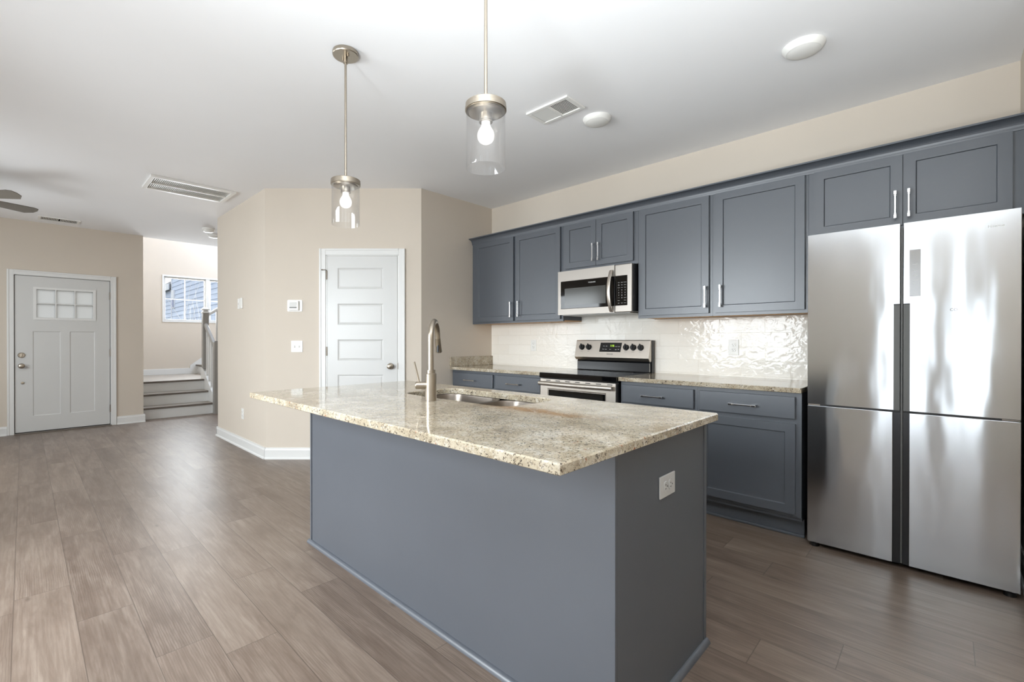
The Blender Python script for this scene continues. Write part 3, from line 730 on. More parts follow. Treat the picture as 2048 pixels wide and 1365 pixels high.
b = B(); b.box(-13.8, -8.0, -0.98, -0.95, 5.02, 5.27); mesh('fascia', b, 'outtrim', hs)
w = B(); w.box(-13.28, -12.98, -0.60, -0.55, 2.18, 2.74); wf = mesh('window', w, 'outtrim', hs)
w = B(); w.box(-13.24, -13.02, -0.615, -0.60, 2.21, 2.44); mesh('pane', w, 'bluepane', wf)
sh = thing('bare_shrub', 'bare pale-twigged shrub outside the stair window', 'shrub', (-8.6, -1.08, 0))
def shrub():
    b = B(); rnd = random.Random(3)
    def grow(p, d, L, r, n):
        pts = [p]; 
        for k in range(5):
            d = (d + Vector((rnd.uniform(-.1, .1), rnd.uniform(-.1, .1), rnd.uniform(-.02, .06)))).normalized(); pts.append(pts[-1] + d * L / 5)
        b.tube(pts, [r * (1 - 0.13 * k) for k in range(6)], 6)
        if n > 0:
            for k in range(3):
                q_ = pts[rnd.randint(2, 5)]; e = (d + Vector((rnd.uniform(-.5, .5), rnd.uniform(-.35, .35), rnd.uniform(-.1, .4)))).normalized()
                grow(q_, e, L * 0.45, r * 0.55, n - 1)
    for k in range(7):
        a = k / 7 * 2 * PI
        grow(Vector((-8.6, -1.08, 0)), Vector((0.14 * math.cos(a), 0.13 * math.sin(a) , 1)).normalized(), 1.75 + rnd.uniform(-.25, .15), 0.011, 1)
    return b
mesh('branches', shrub(), 'twig', sh)
b = B(); b.box(-40, XS - T - 0.02, -30, 30, -0.6, -0.4); struct('ground_outside', b, 'lawn')

# ------------------------------------------------------------------ staircase and railing
SY0, SY1 = -2.606, -1.665
st = thing('staircase', 'white stair with grey treads rising to a landing beside the entry', 'stairs', (-5.0, -2.1, 0))
RX = [-4.765, -5.015, -5.265]; RH = 0.1783
for k, x in enumerate(RX):
    b = B(); b.box(x - 0.02, x, SY0, SY1, k * RH, (k + 1) * RH - 0.028); mesh('riser', b, 'white', st)
    if k < 2:
        b = B(); b.box(RX[k + 1], x + 0.004, SY0, SY1, (k + 1) * RH - 0.028, (k + 1) * RH); tr = mesh('tread', b, 'tread', st)
        b = B(); b.box(x + 0.004, x + 0.028, SY0, SY1, (k + 1) * RH - 0.030, (k + 1) * RH + 0.001, 0.009, 3); mesh('nosing', b, 'nosing', tr)
b = B(); b.box(XS + 0.001, RX[2] + 0.004, SY0, SY1, 0.507, 0.535); b.box(XS + 0.001, -5.36, SY1, -1.40, 0.507, 0.535); tr = mesh('landing', b, 'tread', st)
b = B(); b.box(RX[2] + 0.004, RX[2] + 0.028, SY0, SY1, 0.505, 0.536, 0.009, 3); mesh('nosing', b, 'nosing', tr)
mesh('landing_baseboard', landing_board(), 'white', st)
# second flight climbs along the back wall
for k in range(4):
    y = -1.40 + k * 0.25; z = 0.535 + k * RH
    b = B(); b.box(XS + 0.02, -5.36, y, y + 0.02, z - (0.0 if k else 0.0), z + RH - 0.028); mesh('riser', b, 'white', st)
    b = B(); b.box(XS + 0.02, -5.36, y - 0.004, y + 0.27, z + RH - 0.028, z + RH); tr = mesh('tread', b, 'tread', st)
    b = B(); b.box(XS + 0.02, -5.36, y - 0.028, y - 0.004, z + RH - 0.030, z + RH + 0.001, 0.009, 3); mesh('nosing', b, 'nosing', tr)
b = B(); b.prism([(-1.52, 0.537), (-1.52, 0.70), (0.44, 2.10), (0.44, 1.78), (-1.40, 0.537)], 'X', XS + 0.002, XS + 0.019); mesh('wall_skirt', b, 'white', st)
b = B(); b.prism([(-5.46, 0.30), (-5.46, 0.712), (-5.33, 0.712), (-5.25, 0.66), (-4.70, 0.27), (-4.70, 0.0), (-4.95, 0.0)], 'Y', SY1 + 0.0005, -1.60); mesh('stringer', b, 'white', st, bevel=0.004)
b = B(); b.prism([(-1.595, 0.30), (-1.595, 0.71), (0.44, 2.20), (0.44, 1.80)], 'X', -5.357, -5.30); mesh('stringer', b, 'white', st)
rl = thing('stair_railing', 'grey and white stair railing with two newel posts', 'railing', (-5.0, -1.63, 0))
b = B(); b.box(-5.345, -5.255, -1.678, -1.588, 0.713, 1.66, 0.004); np_ = mesh('newel_post', b, 'railgrey', rl)
b = B(); b.box(-5.355, -5.245, -1.688, -1.578, 1.66, 1.685, 0.006); b.box(-5.34, -5.26, -1.673, -1.593, 1.685, 1.715, 0.004); b.box(-5.36, -5.24, -1.693, -1.573, 1.715, 1.735, 0.006); b.prism([(-5.345, 1.735), (-5.255, 1.735), (-5.30, 1.765)], 'Y', -1.67, -1.596); mesh('cap', b, 'white', np_)  # white of the cap puts window glare into the paint
b = B(); b.box(-4.70, -4.61, -1.675, -1.585, 0.0, 1.165, 0.004); mesh('newel_post', b, 'railgrey', rl)
def rail(b, p0, p1, w=0.03, h=0.028):
    p0, p1 = Vector(p0), Vector(p1); d = p1 - p0; n = d.cross(Vector((0, 0, 1))).normalized()
    prof = [(-w, -h), (w, -h), (w, h * 0.3), (w * 0.6, h), (-w * 0.6, h), (-w, h * 0.3)]
    A = [b.bm.verts.new(p0 + n * u + Vector((0, 0, v))) for u, v in prof]; D = [b.bm.verts.new(p1 + n * u + Vector((0, 0, v))) for u, v in prof]
    for i in range(6): b.bm.faces.new((A[i], A[(i + 1) % 6], D[(i + 1) % 6], D[i]))
    b.bm.faces.new(A); b.bm.faces.new(D)
b = B(); rail(b, (-5.255, -1.632, 1.46), (-4.70, -1.632, 1.075)); rail(b, (-4.73, -1.632, 1.10), (-4.655, -1.632, 1.155), 0.034)
mesh('handrail', b, 'railgrey', rl)
b = B(); rail(b, (-5.30, -1.588, 1.64), (-5.30, 0.44, 3.08)); mesh('handrail', b, 'white', rl)
for k in range(4):
    x = -5.17 + k * 0.125; zb = 0.66 - (x + 5.25) * 0.709; zt = 1.46 - (x + 5.255) * 0.694 - 0.026
    b = B(); b.box(x - 0.017, x + 0.017, -1.649, -1.615, zb, zt); mesh('baluster', b, 'white', rl)
for k in range(12):
    y = -1.45 + k * 0.155; zb = 0.71 + (y + 1.595) * 0.732; zt = 1.64 + (y + 1.588) * 0.71 - 0.026
    b = B(); b.box(-5.317, -5.283, y - 0.017, y + 0.017, zb, zt); mesh('baluster', b, 'white', rl)

# ------------------------------------------------------------------ island
IX0, IX1, IY0, IY1 = 1.075, 3.111, -2.989, -1.955       # granite top
CX0, CX1, CY0, CY1 = 1.075, 3.06, -2.65, -1.945         # cabinet body
isl = thing('kitchen_island', 'slate grey kitchen island base with plain panels under the granite top', 'kitchen island', (2.07, -2.3, 0))
b = B(); b.box(CX0 + 0.01, CX1 - 0.01, CY0 + 0.012, CY0 + 0.03, 0.0, 0.8835); b.box(CX0 + 0.01, CX0 + 0.03, CY0 + 0.03, CY1 - 0.04, 0.0, 0.8835); b.box(CX1 - 0.03, CX1 - 0.012, CY0 + 0.03, CY1 - 0.04, 0, 0.8835); b.box(CX0 + 0.03, CX1 - 0.03, CY1 - 0.05, CY1 - 0.04, 0.1, 0.8835)
mesh('carcass', b, 'cabisland', isl)
b = B(); b.box(CX0 + 0.018, CX1, CY0, CY0 + 0.012, 0.0, 0.8835, 0.0015); mesh('back_panel', b, 'cabisland', isl)
b = B(); b.box(CX0, CX0 + 0.016, CY0 - 0.004, CY0 + 0.03, 0.0, 0.8835, 0.002); mesh('corner_trim', b, 'cabisland', isl)
b = B(); b.box(CX1 - 0.012, CX1, CY0 + 0.012, CY1, 0.0, 0.8835, 0.001); mesh('end_panel', b, 'cabisland', isl)
b = B(); b.box(CX1, CX1 + 0.003, CY1 - 0.022, CY1 + 0.001, 0.02, 0.8835, 0.001); mesh('corner_trim', b, 'cabisland', isl)
b = B(); b.box(CX0, CX0 + 0.010, CY0 + 0.03, CY1, 0.0, 0.8835, 0.001); mesh('end_panel', b, 'cabisland', isl)
def quarter(b, p0, p1, n, r=0.018):
    p0, p1, n = Vector((*p0, 0)), Vector((*p1, 0)), Vector((*n, 0))
    prof = [(0, 0)] + [(r * math.cos(a), r * 1.1 * math.sin(a)) for a in [k / 6 * PI / 2 for k in range(7)]]
    A = [b.bm.verts.new(p0 + n * u + Vector((0, 0, v))) for u, v in prof]; D = [b.bm.verts.new(p1 + n * u + Vector((0, 0, v))) for u, v in prof]
    k = len(prof)
    for i in range(k): f_ = b.bm.faces.new((A[i], A[(i + 1) % k], D[(i + 1) % k], D[i])); f_.smooth = 0 < i < k - 1
    b.bm.faces.new(A); b.bm.faces.new(D)
b = B(); quarter(b, (CX0 - 0.012, CY0 - 0.0005), (CX1 + 0.018, CY0 - 0.0005), (0, -1)); mesh('shoe_molding', b, 'cabisland', isl)
b = B(); quarter(b, (CX1 + 0.0005, CY0 - 0.012), (CX1 + 0.0005, CY1 + 0.004), (1, 0)); mesh('shoe_molding', b, 'cabisland', isl)
# doors on the kitchen side
for k in range(4):
    x0 = CX0 + 0.03 + k * 0.482
    b = B(); b.slab(-0.23, 0.23, 0.12, 0.86, 0, 0.018, [(-0.18, 0.18, 0.17, 0.81)], 0.009, 0.0025)
    bmesh.ops.rotate(b.bm, verts=b.bm.verts, cent=(0, 0, 0), matrix=Matrix.Rotation(PI, 3, 'Z')); bmesh.ops.translate(b.bm, verts=b.bm.verts, vec=(x0 + 0.235, CY1 - 0.02, 0))
    mesh('door', b, 'cabisland', isl)
# granite top with a rounded sink cut-out
SX0, SX1, SYA, SYB = 1.675, 2.43, -2.425, -2.06
def rrect(x0, x1, y0, y1, r, n=8):
    return [((x0 + x1) / 2 + p[0], (y0 + y1) / 2 + p[1]) for p in rounded_rect(x1 - x0, y1 - y0, r, n)]
def island_top():
    b = B(); bm = b.bm; e = 0.004; zt, zb = 0.914, 0.8845
    def ring(pts, z): return [bm.verts.new((p[0], p[1], z)) for p in pts]
    def loop(pts, dz=0): return pts
    O0 = rrect(IX0 + e, IX1 - e, IY0 + e, IY1 - e, 0.004, 2); O1 = rrect(IX0, IX1, IY0, IY1, 0.006, 2)
    C0 = rrect(SX0 - e, SX1 + e, SYA - e, SYB + e, 0.094); C1 = rrect(SX0, SX1, SYA, SYB, 0.09)
    ot, o1, o2, ob = ring(O0, zt), ring(O1, zt - e), ring(O1, zb + 0.003), ring(O0, zb)
    ct, c1, cb = ring(C0, zt), ring(C1, zt - e), ring(C1, zb)
    def bridge(A, D):
        k = len(A)
        for i in range(k): bm.faces.new((A[i], A[(i + 1) % k], D[(i + 1) % k], D[i]))
    bridge(ot, o1); bridge(o1, o2); bridge(o2, ob); bridge(ct, c1); bridge(c1, cb)
    def fill(A, D):
        es = [];
        for L in (A, D):
            for i in range(len(L)): es.append(bm.edges.get((L[i], L[(i + 1) % len(L)])))
        bmesh.ops.triangle_fill(bm, edges=es, use_beauty=True)
    fill(ot, ct); fill(ob, cb)
    return b
tag(mesh('granite_countertop', island_top(), 'granite'), 'large speckled granite island top with an undermount sink cut-out', 'countertop', 'speckled granite countertops')
sk = thing('kitchen_sink', 'double-bowl stainless undermount sink in the island', 'sink', (2.05, -2.24, 0.884))
def bowl(x0, x1, y0, y1, depth, r=0.085):
    b = B(); bm = b.bm; prev = None
    for ins, z, rr in ((-0.02, 0.883, r + 0.02), (0.0, 0.8825, r), (0.002, 0.875, r), (0.012, 0.884 - depth + 0.03, r * 0.95), (0.03, 0.884 - depth + 0.006, r * 0.9), (0.06, 0.884 - depth, r * 0.7)):
        R_ = [bm.verts.new((p[0], p[1], z)) for p in rrect(x0 + ins, x1 - ins, y0 + ins, y1 - ins, rr)]
        if prev:
            for i in range(len(R_)):
                f_ = bm.faces.new((prev[i], prev[(i + 1) % len(R_)], R_[(i + 1) % len(R_)], R_[i])); f_.smooth = True
        prev = R_
    bm.faces.new(prev)
    return b
XM = 2.10
for x0, x1, dp in ((SX0 + 0.004, XM - 0.022, 0.20), (XM + 0.012, SX1 - 0.004, 0.17)):
    bw = mesh('bowl', bowl(x0, x1, SYA + 0.004, SYB - 0.004, dp), 'sinksteel', sk, recalc=True)
    cxx, cyy, zz = (x0 + x1) / 2, (SYA + SYB) / 2, 0.884 - dp
    b = B(); b.lathe([(0.0, 0.001), (0.03, 0.001), (0.045, 0.003), (0.05, 0.001)], (cxx, cyy, zz), 'Z', 28); mesh('drain', b, 'nickel', bw)
fx, fy = 2.030, -2.505
fa = thing('kitchen_faucet', 'tall brushed nickel gooseneck faucet on the island', 'faucet', (fx, fy, 0.914))
b = B(); b.cyl((fx, fy, 0.9145), (fx, fy, 1.038), 0.0265, seg=36); b.cyl((fx, fy, 1.038), (fx, fy, 1.041), 0.0265, 0.022, seg=36); b.cyl((fx, fy, 1.041), (fx, fy, 1.056), 0.0215, seg=36); mesh('body', b, 'nickel', fa)
R0 = 0.082; zc0 = 1.203
du = Vector((-0.64, 0.77, 0)).normalized()
pts = [Vector((fx, fy, 1.05 + k * (zc0 - 1.05) / 5)) for k in range(6)] + [Vector((fx, fy, zc0)) + du * (R0 - R0 * math.cos(a)) + Vector((0, 0, R0 * 1.0 * math.sin(a))) for a in [k / 14 * PI * 0.96 for k in range(1, 15)]]
end = pts[-1]; dn = (pts[-1] - pts[-2]).normalized(); pts.append(end + dn * 0.012)
b = B(); b.tube(pts, 0.0142, 20); mesh('spout', b, 'nickel', fa)
p0 = end + dn * 0.006; dd = (dn + du * 0.22).normalized()
b = B(); b.tube([p0, p0 + dd * 0.012], 0.0150, 20); b.tube([p0 + dd * 0.012, p0 + dd * 0.078], [0.0155, 0.0175], 20); sp_ = mesh('spray_head', b, 'nickel', fa)
b = B(); c_ = p0 + dd * 0.06 + Vector((-0.97 * 0.0, 0, 0)) - du * 0.0205; b.box(c_.x - 0.006, c_.x + 0.006, c_.y - 0.004, c_.y + 0.004, c_.z - 0.02, c_.z + 0.02, 0.002); mesh('spray_button', b, 'black', sp_)
hd = Vector((-0.62, -0.78, 0)).normalized()
hb = Vector((fx, fy, 0.985))
b = B(); b.cyl(hb + hd * 0.02, hb + hd * 0.068, 0.0175, seg=28); b.cyl(hb + hd * 0.068, hb + hd * 0.072, 0.0175, 0.014, seg=28); hn = mesh('handle', b, 'nickel', fa)
b = B(); l0 = hb + hd * 0.055 + Vector((0, 0, 0.015)); b.tube([l0, l0 + hd * 0.006 + Vector((0, 0, 0.03)), l0 + hd * 0.022 + Vector((0, 0, 0.095))], [0.0055, 0.0048, 0.0045], 12); mesh('lever', b, 'nickel', hn)

# ------------------------------------------------------------------ range
RX0, RX1 = 1.220, 1.962
rg = thing('electric_range', 'stainless electric range with a black glass cooktop and knobs on its back panel', 'range', ((RX0 + RX1) / 2, -0.35, 0))
b = B(); b.box(RX0 + 0.004, RX1 - 0.004, -0.62, -0.03, 0.06, 0.868); mesh('body', b, 'charcoal', rg)
b = B(); b.box(RX0 + 0.02, RX1 - 0.02, -0.58, -0.06, 0.0, 0.06); mesh('plinth', b, 'black', rg)
b = B(); b.box(RX0, RX1, -0.665, -0.10, 0.870, 0.9165, 0.006, 3); ck = mesh('cooktop', b, 'blackgloss', rg)
for x, y, r in ((1.41, -0.50, 0.105), (1.77, -0.50, 0.085), (1.41, -0.24, 0.075), (1.77, -0.24, 0.10)):
    b = B(); b.lathe([(r - 0.003, 0.0), (r - 0.003, 0.0004), (r, 0.0004), (r, 0.0)], (x, y, 0.9164), 'Z', 48); mesh('burner_ring', b, 'handlegrey', ck)
b = B(); b.prism([(-0.092, 0.917), (-0.085, 0.922), (-0.085, 0.998), (-0.092, 1.004), (-0.03, 1.004), (-0.03, 0.917)], 'X', RX0 + 0.008, RX1 - 0.008); mesh('back_riser', b, 'charcoal', rg, bevel=0.002)
b = B(); b.box(RX1 - 0.0095, RX1 - 0.006, -0.0935, -0.090, 0.926, 0.996); mesh('end_trim', b, 'chrome', rg)
b = B(); b.prism([(-0.095, 1.004), (-0.100, 1.012), (-0.030, 1.012), (-0.030, 1.004)], 'X', RX0 + 0.02, RX1 - 0.006); mesh('shadow_gap', b, 'black', rg)
BP = [(-0.098, 1.012), (-0.122, 1.040), (-0.085, 1.190), (-0.080, 1.197), (-0.062, 1.197), (-0.062, 1.012)]
b = B(); b.prism(BP, 'X', RX0, RX1 - 0.004); bp = mesh('control_panel', b, 'steel', rg, bevel=0.0015)
b = B(); b.box(RX0 + 0.006, RX1 + 0.001, -0.0615, -0.012, 0.90, 1.195, 0.003); mesh('rear_housing', b, 'charcoal', rg)
tilt = math.atan2(0.037, 0.145)
def onpanel(x, z, off=0.0):
    y = -0.122 + (z - 1.045) / 0.145 * 0.037
    return Vector((x, y - off * math.cos(tilt), z + off * math.sin(tilt)))
nrm = Vector((0, -math.cos(tilt), math.sin(tilt)))
for x in (1.292, 1.366, 1.744, 1.812, 1.880):
    c_ = onpanel(x, 1.130)
    b = B(); b.cyl(c_, c_ + nrm * 0.006, 0.027, 0.026, seg=28); b.cyl(c_ + nrm * 0.006, c_ + nrm * 0.024, 0.0235, 0.021, seg=28)
    kb = mesh('knob', b, 'black', bp)
    b = B(); b.box(-0.006, 0.006, -0.034, -0.02, -0.024, 0.028, 0.002)
    bmesh.ops.transform(b.bm, matrix=Matrix.Translation(c_) @ Matrix.Rotation(-tilt, 4, 'X'), verts=b.bm.verts); mesh('grip', b, 'black', kb)
def panel_patch(x0, x1, z0, z1, off, skew=0.0):
    b = B(); P = []
    for x, z in ((x0 - skew, z0), (x1 - skew, z0), (x1, z1), (x0, z1)): P.append((x, z))
    A = [b.bm.verts.new(onpanel(x, z, -0.002)) for x, z in P]; D = [b.bm.verts.new(onpanel(x, z, off)) for x, z in P]
    for i in range(4): b.bm.faces.new((A[i], A[(i + 1) % 4], D[(i + 1) % 4], D[i]))
    b.bm.faces.new(A); b.bm.faces.new(D); return b
dsp = mesh('display', panel_patch(1.486, 1.698, 1.090, 1.173, 0.0015, 0.006), 'blackgloss', bp)
rl_ = Vector((rg.location))
def ptext(nm, s, x, z, size, mat, sx=1.0, par=None, off=0.002):
    p = onpanel(x, z, off) - rl_
    return text(nm, s, size, mat, par or bp, p, (PI / 2 - tilt, 0, 0), 0.0002, sx=sx)
ptext('clock', '1:16', 1.606, 1.145, 0.028, 'clock', 0.85, dsp)
ptext('brand_lettering', 'FRIGIDAIRE', 1.590, 1.070, 0.0125, 'text_grey', 1.0, None, 0.001)
for s, x, z in (('Bake', 1.524, 1.142), ('Broil', 1.550, 1.142), ('Warm', 1.520, 1.113), ('Clean', 1.546, 1.113), ('Timer', 1.647, 1.139), ('Cook', 1.672, 1.139), ('Light', 1.645, 1.112), ('OFF', 1.670, 1.112), ('+', 1.631, 1.140), ('-', 1.629, 1.112), ('Start', 1.590, 1.113)):
    ptext('key_lettering', s, x, z, 0.009, 'text_white', 0.9, dsp)
for x in (1.289, 1.363, 1.741, 1.809, 1.877): ptext('dial_lettering', 'LO HI', x, 1.092, 0.008, 'text_grey', 1.0, None, 0.001)
# oven door
b = B(); b.slab(RX0 + 0.006, RX1 - 0.012, 0.215, 0.862, -0.655, -0.625, [(1.304, 1.866, 0.40, 0.780)], 0.004, 0.003); od = mesh('oven_door', b, 'steel', rg, bevel=0.003)
b = B(); b.box(1.312, 1.858, -0.6535, -0.650, 0.408, 0.772); mesh('oven_window', b, 'blackgloss', od)
b = B()
for k in range(7): x = 1.29 + k * 0.098; b.box(x, x + 0.045, -0.6565, -0.654, 0.847, 0.853)
mesh('vent_slots', b, 'black', od)
b = B(); pts = [Vector((RX0 + 0.016 + (RX1 - RX0 - 0.042) * k / 16, -0.690 - 0.018 * math.sin(PI * k / 16), 0.826)) for k in range(17)]
b.tube(pts, 0.0135, 16)
for v_ in b.bm.verts: v_.co.z = 0.826 + (v_.co.z - 0.826) * 1.35
b.box(RX0 + 0.012, RX0 + 0.036, -0.69, -0.655, 0.812, 0.840, 0.003); b.box(RX1 - 0.048, RX1 - 0.024, -0.69, -0.655, 0.812, 0.840, 0.003)
mesh('oven_handle', b, 'steel', od)
b = B(); b.box(RX0 + 0.006, RX1 - 0.012, -0.65, -0.622, 0.065, 0.205, 0.004); mesh('storage_drawer', b, 'steel', rg)

# ------------------------------------------------------------------ microwave
MX0, MX1, MZ0, MZ1, MY = 1.228, 1.950, 1.424, 1.817, -0.400
mw = thing('microwave', 'stainless over-the-range microwave with a bowed handle', 'microwave', ((MX0 + MX1) / 2, -0.2, MZ0))
b = B(); b.box(MX0 + 0.004, MX1 + 0.004, -0.365, -0.012, MZ0 + 0.006, MZ1 - 0.001, 0.002); mesh('body', b, 'black', mw)
b = B(); b.box(MX0 + 0.03, MX1 - 0.03, -0.37, -0.05, MZ0 - 0.006, MZ0 + 0.006, 0.002); mesh('vent_base', b, 'plasticgrey', mw)
b = B(); b.slab(MX0, 1.7965, MZ0, MZ1, MY, -0.366, [(1.257, 1.790, 1.478, 1.725)], 0.003, 0.001); md_ = mesh('door', b, 'facesteel', mw, bevel=0.003)
b = B(); b.box(1.258, 1.7964, MY - 0.0005, MY + 0.004, 1.479, 1.7245, 0.001); bz = mesh('door_glass', b, 'blackgloss', md_)
b = B(); b.box(1.302, 1.716, MY - 0.0012, MY + 0.001, 1.507, 1.659); mesh('window', b, 'microwin', bz)
b = B(); b.slab(1.7985, MX1, MZ0, MZ1, MY, -0.366, [], 0.003, 0.001); cp_ = mesh('control_side', b, 'facesteel', mw, bevel=0.006)
b = B(); b.box(1.799, 1.912, MY - 0.0012, MY + 0.004, 1.479, 1.7245, 0.001); kp = mesh('keypad', b, 'blackgloss', cp_)
b = B(); pts = [Vector((1.772 + 0.0 * k, MY - 0.008 - 0.048 * math.sin(PI * k / 16) ** 0.8, 1.432 + 0.342 * k / 16)) for k in range(17)]
def flatbar(b, pts, w, t):
    R_ = []
    for i, p in enumerate(pts):
        tg = (pts[min(i + 1, len(pts) - 1)] - pts[max(i - 1, 0)]).normalized(); nn = Vector((1, 0, 0)).cross(tg).normalized()
        R_.append([b.bm.verts.new(p + Vector((1, 0, 0)) * u * w + nn * v * t) for u, v in ((-1, -.6), (-.6, -1), (.6, -1), (1, -.6), (1, .6), (.6, 1), (-.6, 1), (-1, .6))])
    for A, D in zip(R_, R_[1:]):
        for k in range(8): f_ = b.bm.faces.new((A[k], A[(k + 1) % 8], D[(k + 1) % 8], D[k])); f_.smooth = True
    b.bm.faces.new(R_[0]); b.bm.faces.new(R_[-1])
flatbar(b, pts, 0.014, 0.006); mesh('handle', b, 'steel', md_)
ml = Vector(mw.location)
def mtext(nm, s, x, z, size, par, mat='text_white', sx=1.0, y=MY - 0.0013): return text(nm, s, size, mat, par, Vector((x, y, z)) - ml, extrude=0.0002, sx=sx)
mtext('brand_lettering', 'FRIGIDAIRE', 1.583, 1.695, 0.014, bz)
rows = [('Time', 'Cook', 'Defrost'), ('Pop\ncorn', 'Melt', 'Soften'), ('Potato', 'Heat', 'Pizza'), ('1', '2', '3'), ('4', '5', '6'), ('7', '8', '9'), ('STOP', '0', 'START'), ('Timer', '', 'Clock'), ('Light', 'Vent', 'Power')]
for r, row in enumerate(rows):
    for c, s in enumerate(row):
        if s: mtext('key_lettering', s, 1.836 + c * 0.028, 1.668 - r * 0.021, 0.0135 if len(s) == 1 else 0.0075, kp, 'text_white' if s != 'STOP' else 'text_grey')

# ------------------------------------------------------------------ refrigerator
FX0, FX1, FY, FZ0, FZ1, FM = 3.1635, 3.9763, -0.626, 0.029, 1.803, 0.823
FC = (3.5388 + 3.600) / 2
fr = thing('refrigerator', 'four-door stainless refrigerator with black center grips', 'refrigerator', ((FX0 + FX1) / 2, -0.4, 0))
b = B(); b.box(FX0 + 0.004, FX1 - 0.004, FY + 0.065, -0.03, 0.032, FZ1 - 0.012, 0.003); mesh('body', b, 'charcoal', fr)
for x in (FX0 + 0.03, FX1 - 0.03):
    for y in (FY + 0.035, -0.12):
        b = B(); b.cyl((x, y, 0.0), (x, y, 0.034), 0.014, seg=16); b.cyl((x, y, 0.0), (x, y, 0.02), 0.021, seg=16); mesh('foot', b, 'black', fr)
b = B(); b.box(FX0 + 0.012, FX1 - 0.012, FY + 0.045, FY + 0.06, 0.012, FZ0 + 0.01); mesh('under_door_shade', b, 'dark', fr)  # black strip standing in for the deep shade below the doors
def fdoor(nm, x0, x1, z0, z1):
    b = B(); b.box(x0, x1, FY, FY + 0.058, z0, z1, 0.0016, 2); return mesh(nm, b, 'fridge', fr)
ul = fdoor('upper_door', FX0, FC - 0.0065, FM + 0.005, FZ1); ur = fdoor('upper_door', FC + 0.0065, FX1, FM + 0.005, FZ1)
ll = fdoor('lower_door', FX0, 3.5346, FZ0, FM - 0.005); lr = fdoor('lower_door', 3.599, FX1, FZ0, FM - 0.005)
for d, x0, x1 in ((ul, 3.538, FC - 0.0065), (ur, FC + 0.0065, 3.6007)):
    b = B(); b.box(x0, x1 + 0.0, FY - 0.0012, FY + 0.03, FM + 0.005, 1.382, 0.001); g_ = mesh('grip', b, 'handlegrey', d)
    b = B(); b.box(x0, x1, FY - 0.0016, FY + 0.02, 1.379, 1.385); mesh('grip_cap', b, 'black', g_)
for d, x0, x1 in ((ll, 3.5346, 3.565), (lr, 3.5737, 3.599)):
    b = B(); b.box(x0, x1, FY + 0.006, FY + 0.055, FZ0, FM - 0.006, 0.001); mesh('grip', b, 'charcoal', d)
b = B(); b.box(FC - 0.004, FC + 0.004, FY + 0.004, FY + 0.05, FZ0 + 0.004, FZ1 - 0.02, 0.001); mesh('center_strip', b, 'handlegrey', fr)
b = B(); b.box(FX0 + 0.002, FX1 - 0.002, FY + 0.01, FY + 0.06, FM - 0.005, FM + 0.005); mesh('door_gap', b, 'black', fr)
for x in (FX0 + 0.03, FX1 - 0.03):
    b = B(); b.box(x - 0.028, x + 0.028, FY + 0.004, FY + 0.03, FM - 0.003, FM + 0.003, 0.001); mesh('hinge', b, 'hinge', fr)
b = B(); b.box(3.599, 3.640, FY - 0.0012, FY + 0.002, 1.421, 1.659, 0.0008); mesh('touch_panel', b, 'panelsteel', ur)
fl = Vector(fr.location)
for s, x, z, sz, m_ in (('Hisense', 3.897, 1.732, 0.017, 'text_white'), ('CO', 3.7587, 1.345, 0.018, 'text_grey')):
    text('lettering', s, sz, m_, ur, Vector((x, FY - 0.0003, z)) - fl, extrude=0.0004)
for k, z in enumerate((1.584, 1.552, 1.526, 1.502, 1.486)):
    b = B(); b.box(3.611, 3.629 + (0.003 if k > 2 else 0), FY - 0.0018, FY - 0.001, z, z + 0.0015); mesh('panel_mark', b, 'text_white', ur)

